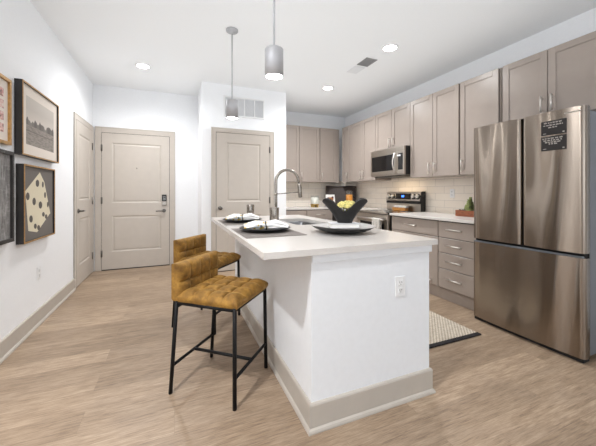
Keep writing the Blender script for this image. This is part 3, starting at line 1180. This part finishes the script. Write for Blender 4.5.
# ------------------------------------------------------------ faucet
fx, fy = .905, 2.74
r = local_thing('faucet', 'tall brushed nickel gooseneck pull-down faucet at the island sink', 'faucet', (fx, fy, ZI1))
MB().lathe([(.0, 0), (.03, 0), (.03, .006), (.024, .012), (.024, .10), (.022, .106), (.015, .11), (0, .11)], seg=28).build('base', M['chrome'], r)
pts = [(0, 0, .1), (0, 0, .2), (0, 0, .36)]
rad = .118
for k in range(1, 17):
    a = math.pi * k / 16 * .93
    pts.append((rad - rad * math.cos(a), 0, .385 + rad * math.sin(a)))
lx, _, lz = pts[-1]
pts.append((lx + .008, 0, lz - .035))
MB().tube(pts, .0145, 16).build('spout', M['chrome'], r)
hd = MB().tube([(lx + .008, 0, lz - .03), (lx + .012, 0, lz - .06), (lx + .022, 0, lz - .17), (lx + .023, 0, lz - .178)], [.0145, .019, .0205, .018], 18).build('spray_head', M['chrome'], r)
MB().box((lx + .028, -.004, lz - .12), (lx + .036, .004, lz - .07), .002).build('spray_button', M['blackplastic'], hd)
b = MB()
b.tube([(.01, 0, .268), (lx - .002, 0, .285)], .0045, 10)
b.lathe([(.0128, .255), (.016, .255), (.016, .282), (.0128, .282)], seg=18)
b.build('holder_arm', M['chrome'], r)
b = MB()
b.tube([(0, .02, .07), (0, .045, .075), (.0, .06, .12)], [.010, .009, .006], 12)
b.build('lever', M['chrome'], r)

# ============================================================ BAR STOOLS
SW, SD = .43, .455           # along the back, front to back
LEGZ = .552


def pillow_grid(nu, nv, cu, cv, h):
    def fn(u, v):
        a, c = abs(math.sin(math.pi * cu * u)), abs(math.sin(math.pi * cv * v))
        e = min(1, min(u, 1 - u) * 9) ** .6 * min(1, min(v, 1 - v) * 9) ** .6
        return h * (a * c) ** .3 * (.15 + .85 * e)
    return fn


def stool(loc, rot, label):
    """local: x = forward (towards the front legs), y = along the back, origin on the floor under the seat's middle"""
    r = local_thing('bar_stool', label, 'bar stool', loc, 'mustard velvet bar stools', rot)
    hx, hy = .208, .208
    # seat cushion
    zt, zb = .602, .552
    pg = pillow_grid(48, 48, 4, 4, .019)

    def top(u, v):
        x, y = -hx + .04 + (2 * hx - .018) * u, -hy + 2 * hy * v
        ed = min(u, 1 - u, v, 1 - v)
        ro = .014 * (1 - min(1, ed * 12)) ** 2
        return (x, y, zt + pg(u, v) - ro)
    b = MB()
    b.grid(top, 48, 48)
    N = 48
    loop = [(i / N, 0) for i in range(N)] + [(1, i / N) for i in range(N)] + [(1 - i / N, 1) for i in range(N)] + [(0, 1 - i / N) for i in range(N)]
    L = len(loop)
    tv = [top(u, v) for u, v in loop]
    cxm = .011

    def ring(z, infl):
        return [(cxm + (p[0] - cxm) * infl, p[1] * infl, z) for p in tv]
    rs = [tv, ring(zt - .022, 1.018), ring(zt - .036, 1.014), ring(zb, .985)]
    v = [p for q in rs for p in q]
    f = [(i * L + k, i * L + (k + 1) % L, (i + 1) * L + (k + 1) % L, (i + 1) * L + k) for i in range(3) for k in range(L)]
    f.append(tuple(3 * L + k for k in range(L)))
    b.add(v, f, True)
    b.build('seat', M['velvet'], r, sharp=48)
    # tufted back pad
    bz0, bz1, bt = .56, .775, .055
    pb = pillow_grid(48, 24, 4, 2, .019)
    x0 = -hx - .006
    lean = .0

    def front(u, v):
        z = bz0 + (bz1 - bz0) * v
        ed = min(u, 1 - u, v, 1 - v)
        ro = .004 * (1 - min(1, ed * 14)) ** 2
        return (x0 + bt + pb(u, v) - ro - lean * v, -hy + 2 * hy * u, z)
    b = MB()
    b.grid(front, 48, 24)
    loop = [(i / 48, 0) for i in range(48)] + [(1, i / 24) for i in range(24)] + [(1 - i / 48, 1) for i in range(48)] + [(0, 1 - i / 24) for i in range(24)]
    L = len(loop)
    fr = [front(u, v) for u, v in loop]
    zm = (bz0 + bz1) / 2

    def br(dx, infl, dz):
        return [(x0 + dx - lean * v, (-hy + 2 * hy * u) * infl, zm + (bz0 + (bz1 - bz0) * v - zm) * dz) for u, v in loop]
    rs = [fr, br(bt * .7, 1.016, 1.025), br(bt * .3, 1.016, 1.025), br(0, .985, .97)]
    v = [p for q in rs for p in q]
    f = [(i * L + k, i * L + (k + 1) % L, (i + 1) * L + (k + 1) % L, (i + 1) * L + k) for i in range(3) for k in range(L)]
    f.append(tuple(3 * L + k for k in range(L)))
    b.add(v, f, True)
    b.build('backrest', M['velvet'], r, sharp=42)
    # legs (square tube, slightly splayed)
    tops, feet = {}, {}
    for sx in (-1, 1):
        for sy in (-1, 1):
            t = Vector((.212 if sx > 0 else -.178, sy * .200, LEGZ + .006))
            e = Vector((sx * .217, sy * .209, 0.0))
            tops[sx, sy], feet[sx, sy] = t, e
            b = MB()
            b.tube([e, e.lerp(t, .5), t], .0118, 8, True)
            b.build('leg', M['black'], r)
    b = MB()
    for a, c in (((-1, -1), (-1, 1)), ((1, -1), (1, 1)), ((-1, -1), (1, -1)), ((-1, 1), (1, 1))):
        p, q = tops[a] - Vector((0, 0, .015)), tops[c] - Vector((0, 0, .015))
        b.tube([p, q], .010, 8)
    b.build('seat_frame', M['black'], r)
    mids = {}
    for sx in (-1, 1):
        p, q = feet[sx, -1].lerp(tops[sx, -1], .30), feet[sx, 1].lerp(tops[sx, 1], .30)
        mids[sx] = (p + q) / 2
        b = MB()
        b.tube([p, q], .0098, 8)
        b.build('foot_rail', M['black'], r)
    b = MB()
    b.tube([mids[-1], mids[1]], .0098, 8)
    b.build('cross_rail', M['black'], r)
    return r


st = stool((.279, 1.956, 0), R(-40.6), 'mustard velvet bar stool nearest the camera, tufted seat fully in view')
dup(st, (.287, 2.905, 0), 'mustard velvet bar stool half hidden behind the nearer stool')

# ============================================================ ON THE ISLAND
ZS = ZI1 + .0005


def place_mat(x0, x1, y0, y1, label):
    return tag(MB().box((x0, y0, ZS), (x1, y1, ZS + .003), .0012, 1).build('placemat', M['mat']), label, 'placemat', 'grey woven placemats')


place_mat(.405, .81, 1.795, 2.32, 'grey woven placemat under the nearer black plate')
place_mat(.405, .81, 2.585, 3.11, 'grey woven placemat under the far black plate')


def plate(x, y, label):
    b = MB()
    z0 = .0038
    b.lathe([(0, z0), (.105, z0), (.112, z0 + .003), (.15, z0 + .011), (.183, z0 + .022), (.1855, z0 + .0255), (.183, z0 + .027), (.15, z0 + .0165), (.115, z0 + .009), (.10, z0 + .008), (0, z0 + .008)], (x, y, ZI1), 56)
    return tag(b.build('plate', M['plate']), label, 'plate', 'black dinner plates')


plate(.612, 2.10, 'black stoneware plate at the nearer place setting')
plate(.605, 2.85, 'black stoneware plate at the far place setting')


def napkin(x, y, rot, label):
    r = local_thing('napkin', label, 'napkin', (x, y, ZI1 + .0132), 'rolled white napkins', rot)
    L, W = .152, .066

    def fn(u, v):
        # u around the roll, v along it; pinched in the middle by the ring
        s = -1 + 2 * v
        t = abs(s)
        wid = .036 + (W - .036) * min(1, t * 1.5) ** 1.2 * (1 - .25 * max(0, t - .75))
        hgt = .026 + .008 * math.sin(min(1, t * 1.9) * math.pi / 2) - .016 * max(0, t - .55) / .45
        a = 2 * math.pi * u
        fold = 1 + .10 * math.sin(5 * a + 3 * s) + .06 * math.sin(9 * a - 5 * s)
        x_ = L * s * (1 + .05 * math.cos(a * 2 + s))
        y_ = wid * math.cos(a) * fold
        z_ = hgt + hgt * .96 * math.sin(a) * (fold if math.sin(a) > 0 else 1)
        return (x_, y_, max(z_, .0004) + .012 * max(0, t - .6))
    b = MB()
    b.grid(fn, 40, 48, True, True)
    b.add([fn(k / 40, 0) for k in range(40)], [tuple(range(40))])
    b.add([fn(k / 40, 1) for k in range(40)], [tuple(range(40))])
    b.build('cloth', M['napkin'], r)
    b = MB()
    pts = [(0.0 + .003 * math.sin(2 * t), .0405 * math.cos(t), .027 + .0295 * math.sin(t)) for t in [2 * math.pi * k / 24 for k in range(25)]]
    b.tube([(p[0], p[1], max(p[2], .0035)) for p in pts], .0045, 8)
    b.build('napkin_ring', M['black'], r)
    return r


nk = napkin(.612, 2.09, R(-10), 'white napkin with yellow print rolled in a black ring on the nearer plate')
dup(nk, (.605, 2.85, ZI1 + .0132), 'white napkin rolled in a black ring on the far plate', R(-14))


def tumbler(x, y, label):
    b = MB()
    b.lathe([(0, 0), (.037, 0), (.039, .003), (.0425, .145), (.0415, .147), (.040, .145), (.0365, .006), (0, .005)], (x, y, ZS), 32)
    return tag(b.build('tumbler', M['chrome']), label, 'tumbler', 'brushed metal tumblers')


tumbler(.82, 2.53, 'brushed metal tumbler in front of the faucet')
tumbler(.78, 3.26, 'brushed metal tumbler behind the far plate')

# ---- serving tray, book, vase, flowers
tx, ty = 1.10, 1.83


def sq(a, k=.24):
    """squarish organic outline factor"""
    return 1 + k * (abs(math.sin(2 * a)) ** 2) * .35


b = MB()
prof = [(0.0, .0), (.10, .0), (.108, .003), (.14, .012), (.175, .028), (.195, .044), (.198, .047), (.194, .0475), (.172, .041), (.145, .036), (.11, .034), (0.0, .033)]
SEG = 64
ins = 8


def tr(i, k):
    a = 2 * math.pi * k / SEG
    rr, z = prof[i]
    rr *= 1.05
    q = 1 + (sq(a) - 1) * (rr / .20)
    return (tx + rr * q * math.cos(a + .1), ty + rr * q * math.sin(a + .1), ZS + z + .0012 + .004 * (rr / .20) ** 2 * math.sin(a * 2 + 1))


v = [tr(i, k) for i in range(len(prof)) for k in range(SEG)]
fo = [(i * SEG + k, i * SEG + (k + 1) % SEG, (i + 1) * SEG + (k + 1) % SEG, (i + 1) * SEG + k) for i in range(6) for k in range(SEG)]
fi = [(i * SEG + k, i * SEG + (k + 1) % SEG, (i + 1) * SEG + (k + 1) % SEG, (i + 1) * SEG + k) for i in range(6, len(prof) - 1) for k in range(SEG)]
b.add(v, fo, True)
b.mi = 1
b.add(v, fi, True)
tag(b.build('serving_tray', [M['plate'], M['trayin']]), 'wide shallow dark serving tray with pale grey inside on the island', 'tray')

r = local_thing('book', 'white closed book lying on the serving tray under the black vase', 'book', (tx + .0, ty - .01, ZS + .0375), None, R(-20))
MB().box((-.10, -.075, .0), (.10, .075, .003), .001, 1).box((-.10, -.075, .027), (.10, .075, .030), .001, 1).box((-.10, .072, .003), (.10, .075, .027)).build('cover', M['bookcover'], r)
MB().box((-.096, -.071, .003), (.096, .072, .027)).build('pages', M['paper'], r)

vx, vy, vz = tx + .014, ty - .006, ZS + .0685
r = local_thing('vase', 'matte black folded vase with two flaring wings on the white book', 'vase', (vx, vy, vz), None, R(-22.5 - 8))


def vs_(u, v):
    a = 2 * math.pi * u
    c, s = math.cos(a), math.sin(a)
    q = abs(c)
    if q < .62:
        k = q / .62
        ztop = .078 + .092 * (k * k * (3 - 2 * k))
    else:
        k = (q - .62) / .38
        ztop = .170 - .026 * k * k
    z = ztop * v
    t = z / .17
    rx = .052 + .012 * t + .118 * max(0, t) ** 1.35
    ry = .040 + .036 * t + .010 * t * t
    return (rx * (q ** .8) * (1 if c >= 0 else -1), ry * (abs(s) ** .75) * (1 if s >= 0 else -1), z)


b = MB()
b.grid(vs_, 72, 26, True, True)
b.add([vs_(k / 72, 0) for k in range(72)], [tuple(range(72))])
o = b.build('vase_body', M['vase'], r)
md = o.modifiers.new('thick', 'SOLIDIFY')
md.thickness = .006
md.offset = -1

random.seed(11)
r = local_thing('flower_arrangement', 'pale yellow flower heads and olive leaves filling the black vase', 'flowers', (vx + .012, vy - .004, vz + .064))
spots = [(-.045, -.015, .082), (-.012, -.028, .078), (.022, -.024, .085), (.05, -.008, .09), (-.03, .018, .095), (.005, .012, .10), (.038, .02, .10), (-.05, .01, .085), (.058, .012, .098)]
spots = [(x * .9, y * .9, z) for x, y, z in spots]
for i, (x, y, z) in enumerate(spots):
    b = MB()
    for k in range(14):
        for lay, (rr, zz, pr_) in enumerate(((.023, .0, .012), (.014, .009, .010), (.005, .015, .009))):
            a = 2 * math.pi * (k / 14 * (1 + lay * .13)) + lay
            b.ball((x + rr * math.cos(a), y + rr * math.sin(a), z - .03 + zz + random.uniform(-.003, .003)), pr_ * .8, 6, 4, (1, 1, .7))
    b.build('flower_head', M['yellow'], r)
    b = MB()
    b.tube([(x * .9, y * .9, z - .03), (x * .4, y * .4, -.03)], .003, 6)
    b.build('stem', M['leaf'], r)
b = MB()
for x, y, z, a in ((.06, -.012, .055, .3), (-.03, -.03, .05, 3.6), (.02, -.034, .05, 5.0)):
    b.ball((x, y, z), .018, 8, 6, (1.2, .5, .9))
b.build('leaf', M['leaf'], r)

# ============================================================ LEFT WALL ART
def art(label, y0, y1, z0, z1, side_m, face_m, fw, matw, build_print, depth=.055):
    r = thing('framed_picture', label, 'picture', (XL, (y0 + y1) / 2, z0))
    F = frame((XL, y0, z0), (0, 1, 0), (1, 0, 0))
    W, Hh = y1 - y0, z1 - z0
    b = MB(F)
    for a, c in (((0, 0), (W, fw)), ((0, Hh - fw), (W, Hh)), ((0, fw), (fw, Hh - fw)), ((W - fw, fw), (W, Hh - fw))):
        b.box((a[0], a[1], .001), (c[0], c[1], depth - .004))
    fr = b.build('frame', M[side_m], r)
    b = MB(F)
    for a, c in (((0, 0), (W, fw)), ((0, Hh - fw), (W, Hh)), ((0, fw), (fw, Hh - fw)), ((W - fw, fw), (W, Hh - fw))):
        b.box((a[0], a[1], depth - .004), (c[0], c[1], depth), .001, 1)
    b.build('frame_face', M[face_m], fr)
    if matw:
        MB(F).box((fw, fw, .004), (W - fw, Hh - fw, depth - .016)).build('mat_board', M['matboard'], r)
    q = fw + matw
    build_print(F, r, q, W - q, q, Hh - q, depth - .016 + .0006)
    return r


def landscape_print(F, r, u0, u1, v0, v1, w):
    m = mat('faded_landscape_photograph', (200, 192, 182), 0.8)
    t = NT(m)
    s = t.n('ShaderNodeSeparateXYZ', Vector=t.obj())
    hh = v1 - v0
    zz = t.n('ShaderNodeMapRange', Value=s.outputs[2], From_Min=v0, From_Max=v1).outputs[0]
    n1 = t.noise(t.scale(t.obj(), (1, 7, 1.2)), 2.2, 3)
    nf = t.noise(t.scale(t.obj(), (1, 3, 14)), 6, 4)
    edge = t.n('ShaderNodeMath', {'operation': 'MULTIPLY_ADD'}, i0=n1, i1=.34, i2=-.17).outputs[0]
    zt_ = t.n('ShaderNodeMath', {'operation': 'ADD'}, i0=zz, i1=edge).outputs[0]
    sky = t.ramp(zz, [(.45, (214, 205, 196)), (.75, (196, 188, 180)), (1.0, (205, 197, 188))])
    tree = t.ramp(n1, [(.35, (98, 92, 88)), (.7, (140, 133, 127))])
    field = t.ramp(nf, [(.3, (128, 120, 113)), (.7, (162, 153, 145))])
    mask_t = t.ramp(zt_, [(.53, (255, 255, 255)), (.55, (0, 0, 0))])
    mask_f = t.ramp(zz, [(.405, (255, 255, 255)), (.415, (0, 0, 0))])
    line = t.ramp(zz, [(.28, (0, 0, 0)), (.285, (255, 255, 255)), (.295, (255, 255, 255)), (.30, (0, 0, 0))])
    c = t.mix(mask_t, sky, tree)
    c = t.mix(mask_f, c, field)
    c = t.mix(line, c, lin((110, 103, 98)))
    t.color(c)
    MB(F).box((u0, v0, w - .002), (u1, v1, w)).build('print', m, r)




def with_mat(F, r, u0, u1, v0, v1, w):
    landscape_print(F, r, u0, u1, v0, v1, w)


art('framed sepia landscape photograph with cream mat, upper right in the wall group', 2.981, 3.770, 1.501, 2.090, 'blackframe', 'goldframe', .011, .085, with_mat)


def die_print(F, r, u0, u1, v0, v1, w):
    bgm = mat('grey_print_ground', (112, 106, 101), 0.75)
    cream = mat('cream_print_ink', (224, 214, 188), 0.75)
    dot = mat('dark_print_ink', (92, 85, 79), 0.75)
    MB(F).box((u0, v0, w - .004), (u1, v1, w)).build('print', bgm, r)
    y0, z0 = 3.006, .7916

    def P(px, py):                     # photograph point on the picture plane -> local (u,v)
        x = (px - 298) / 298.1
        dx, dy = .9238 * x + .3830, -.3830 * x + .9238
        t = (XL + .0396) / dx
        return t * dy - y0, 1.2 - t * (py - 192.7) / 298.1 - z0
    b = MB(F)
    for poly in (((39.8, 172.4), (25.2, 191.2), (28.3, 231.0), (37.0, 232.2), (50.2, 213.0), (44.2, 182.0)),):
        q = [P(*p) for p in poly]
        b.prism(q, 2, w, w + .0008)
    pr_ = b.build('die_figure', cream, r)
    e = [(37.3, 183.3, 1.7, 3.6), (42.7, 184.5, .9, 3.0), (27.6, 196.3, 1.8, 3.9), (34.0, 201.5, 1.7, 3.7), (40.3, 205.0, 1.7, 3.6), (44.9, 195.0, .9, 3.0), (47.7, 204.6, .8, 2.8), (30.9, 219.0, 1.7, 3.6), (43.3, 214.3, 1.3, 2.3), (46.0, 216.5, 1.2, 2.3), (35.2, 226.2, 1.4, 2.6), (38.5, 227.6, 1.4, 2.6)]
    for cx_, cy_, rx, ry in e:
        q = [P(cx_ + rx * math.cos(2 * math.pi * k / 20), cy_ + ry * math.sin(2 * math.pi * k / 20)) for k in range(20)]
        MB(F).prism(q, 2, w + .0008, w + .0014).build('die_pip', dot, pr_)


art('framed print of a cream die with dark pips, lower right in the wall group', 3.006, 3.663, .7916, 1.430, 'blackframe', 'goldframe', .013, 0, die_print)


def grid_print(F, r, u0, u1, v0, v1, w):
    m = mat('pink_speckled_print', (226, 214, 206), 0.8)
    t = NT(m)
    n = t.noise(t.obj(), 26, 4, .7)
    t.color(t.ramp(n, [(.38, (120, 108, 104)), (.47, (205, 150, 142)), (.56, (226, 190, 182)), (.64, (228, 216, 206))]))
    g = 6
    b = MB(F)
    cw, ch = (u1 - u0) / g, (v1 - v0) / 4
    for i in range(g):
        for j in range(4):
            b.box((u0 + i * cw + .008, v0 + j * ch + .012, w - .001), (u0 + (i + 1) * cw - .008, v0 + (j + 1) * ch - .012, w))
    b.build('print', m, r)


art('gold framed print of small pink pictures in rows, upper left in the wall group', 2.15, 2.873, 1.552, 2.035, 'goldframe', 'goldframe', .022, .05, grid_print, .03)


def city_print(F, r, u0, u1, v0, v1, w):
    m = mat('grey_etched_print', (140, 136, 134), 0.75)
    t = NT(m)
    n = t.noise(t.scale(t.obj(), (1, 5, 1)), 9, 6, .7)
    n2 = t.noise(t.scale(t.obj(), (1, 1, 5)), 8, 5, .7)
    c = t.ramp(n, [(.36, (92, 90, 90)), (.55, (138, 136, 134)), (.68, (178, 176, 174))])
    c = t.mix(t.ramp(n2, [(.52, (0, 0, 0)), (.6, (120, 120, 120))]), c, lin((188, 186, 184)))
    t.color(c)
    MB(F).box((u0, v0, w - .004), (u1, v1, w)).build('print', m, r)


art('black framed grey etched print, cut off at the lower left', 2.15, 2.886, .836, 1.504, 'blackframe', 'blackframe', .026, 0, city_print, .04)

# ============================================================ RUG
r = thing('rug', 'cream woven kitchen rug with black hem behind the island', 'rug', (2.0, 2.6, 0))
MB().box((1.62, 1.765, .0005), (2.385, 3.55, .009), .003).build('rug_weave', M['rug'], r)
for y0, y1 in ((1.728, 1.767), (3.548, 3.587)):
    MB().box((1.615, y0, .0005), (2.392, y1, .011), .003).build('hem', M['rugtrim'], r)

# ============================================================ THINGS ON THE WORKTOPS
ZW = ZT1 + .0005
r = local_thing('candle_jar', 'white candle in a glass jar on a brass footed stand, back worktop', 'candle', (2.515, 5.22, ZW))
b = MB()
b.lathe([(0, .050), (.085, .050), (.088, .055), (.085, .062), (0, .062)], seg=28)
for k in range(4):
    a = math.pi / 4 + k * math.pi / 2
    b.lathe([(.024, 0), (.024, .05)], (.055 * math.cos(a), .055 * math.sin(a), 0), 14)
b.build('stand', M['gold'], r)
MB().lathe([(0, .064), (.07, .064), (.072, .068), (.072, .185), (.06, .19), (0, .186)], seg=28).build('wax', M['wax'], r)
MB().lathe([(0, .0625), (.078, .0625), (.08, .07), (.08, .225), (.077, .225), (.077, .07), (.07, .0632), (0, .0632)], seg=32).build('jar', M['glass'], r)

# leaning dark tray with wooden rim
r = thing('display_tray', 'large dark brown tray with handle leaning in the kitchen corner', 'tray', (3.03, 5.46, ZW))
_u = Vector((.79, -.61, 0)).normalized()
lm = frame((2.90, 5.50, ZW + .003), _u, (_u.y, -_u.x, 0)) @ Matrix.Rotation(R(-12), 4, 'X')
b = MB(lm)
b.box((0, 0, 0), (.62, .42, .014), .004)
b.build('tray_base', M['darkboard'], r)
b = MB(lm)
for a, c in (((0, 0), (.62, .022)), ((0, .398), (.62, .42)), ((0, .022), (.022, .398)), ((.598, .022), (.62, .398))):
    b.box((a[0], a[1], .014), (c[0], c[1], .045), .003)
b.build('tray_rim', M['darkboard'], r)

# cookbook / small picture in front of it
r = thing('picture_card', 'small cream card with a picture of brown food, leaning on the dark tray', 'card', (2.80, 5.30, ZW))
lm = frame((2.795, 5.26, ZW + .001), (1, 0, 0), (0, -1, 0)) @ Matrix.Rotation(R(-10), 4, 'X')
MB(lm).box((0, 0, 0), (.20, .245, .012), .002).build('card', M['paper'], r)
b = MB(lm)
for cx_, cy_, rr in ((.075, .15, .04), (.125, .155, .04), (.10, .115, .042), (.07, .11, .03)):
    b.tube([(cx_, cy_, .011), (cx_, cy_, .0135)], rr, 20)
b.build('food_picture', mat('brown_food_print', (168, 112, 62), .7), r)
b = MB(lm)
for cx_, cy_, rr in ((.15, .185, .022), (.045, .175, .016), (.155, .10, .015)):
    b.tube([(cx_, cy_, .0112), (cx_, cy_, .014)], rr, 16)
b.build('dark_berries', mat('dark_red_print', (88, 48, 50), .7), r)

r = local_thing('juice_pitcher', 'clear glass pitcher half full of orange juice, kitchen corner', 'pitcher', (3.17, 5.02, ZW))
MB().lathe([(0, .002), (.058, .002), (.062, .01), (.068, .10), (.068, .28), (.074, .33), (.072, .331), (.066, .28), (.0655, .10), (.059, .012), (0, .008)], seg=32).build('jug', M['glass'], r)
MB().lathe([(0, .009), (.058, .0125), (.0645, .10), (.0648, .245), (0, .246)], seg=32).build('juice', M['juice'], r)
MB().tube([(.066, 0, .27), (.105, 0, .265), (.118, 0, .19), (.105, 0, .11), (.066, 0, .08)], .008, 10).build('handle', M['glass'], r)

tag(MB().lathe([(0, 0), (.03, 0), (.04, .01), (.045, .09), (.043, .09), (.037, .012), (0, .008)], (3.05, 5.08, ZW), 24).build('cup', M['lilac']), 'small lilac grey cup left of the juice pitcher', 'cup')
for i, (x, y, lab) in enumerate(((3.27, 4.78, 'clear drinking glass on the corner worktop, nearer the range'), (3.37, 4.92, 'clear drinking glass on the corner worktop, nearer the corner'))):
    tag(MB().lathe([(0, 0), (.03, 0), (.033, .004), (.038, .13), (.0365, .13), (.031, .008), (0, .007)], (x, y, ZW), 24).build('drinking_glass', M['glass']), lab, 'glass', 'drinking glasses')

# planter beside the fridge
r = local_thing('succulent_planter', 'long red-brown wooden tray of dark pebbles and a green succulent', 'planter', (3.235, 2.375, ZW))
b = MB()
hx, hy, hz, t_ = .075, .245, .072, .010
b.box((-hx, -hy, 0), (hx, hy, .012), .002).box((-hx, -hy, .012), (-hx + t_, hy, hz), .002).box((hx - t_, -hy, .012), (hx, hy, hz), .002)
b.box((-hx + t_, -hy, .012), (hx - t_, -hy + t_, hz), .002).box((-hx + t_, hy - t_, .012), (hx - t_, hy, hz), .002)
b.build('tray', M['terracotta'], r)
random.seed(3)
b = MB()
b.box((-hx + t_ + .001, -hy + t_ + .001, .0125), (hx - t_ - .001, hy - t_ - .001, .062))
for k in range(150):
    b.ball((random.uniform(-hx + .02, hx - .02), random.uniform(-hy + .02, hy - .02), random.uniform(.062, .074)), random.uniform(.007, .012), 6, 4)
p = b.build('pebbles', M['pebble'], r)
p['kind'] = 'stuff'
b = MB()
for k in range(9):
    x, y = random.uniform(-.035, .035), random.uniform(.09, .17)
    h = random.uniform(.10, .20) * (1.0 if y < .14 else .7)
    n = 7
    for j in range(n):
        z = .06 + h * j / n
        rr = .026 * (1 - .55 * j / n)
        for q in range(5):
            a = q * 2 * math.pi / 5 + j * .9
            b.ball((x + rr * .7 * math.cos(a), y + rr * .7 * math.sin(a), z + .008), rr * .62, 6, 4, (1, 1, 1.25))
b.build('succulent', M['cactus'], r)
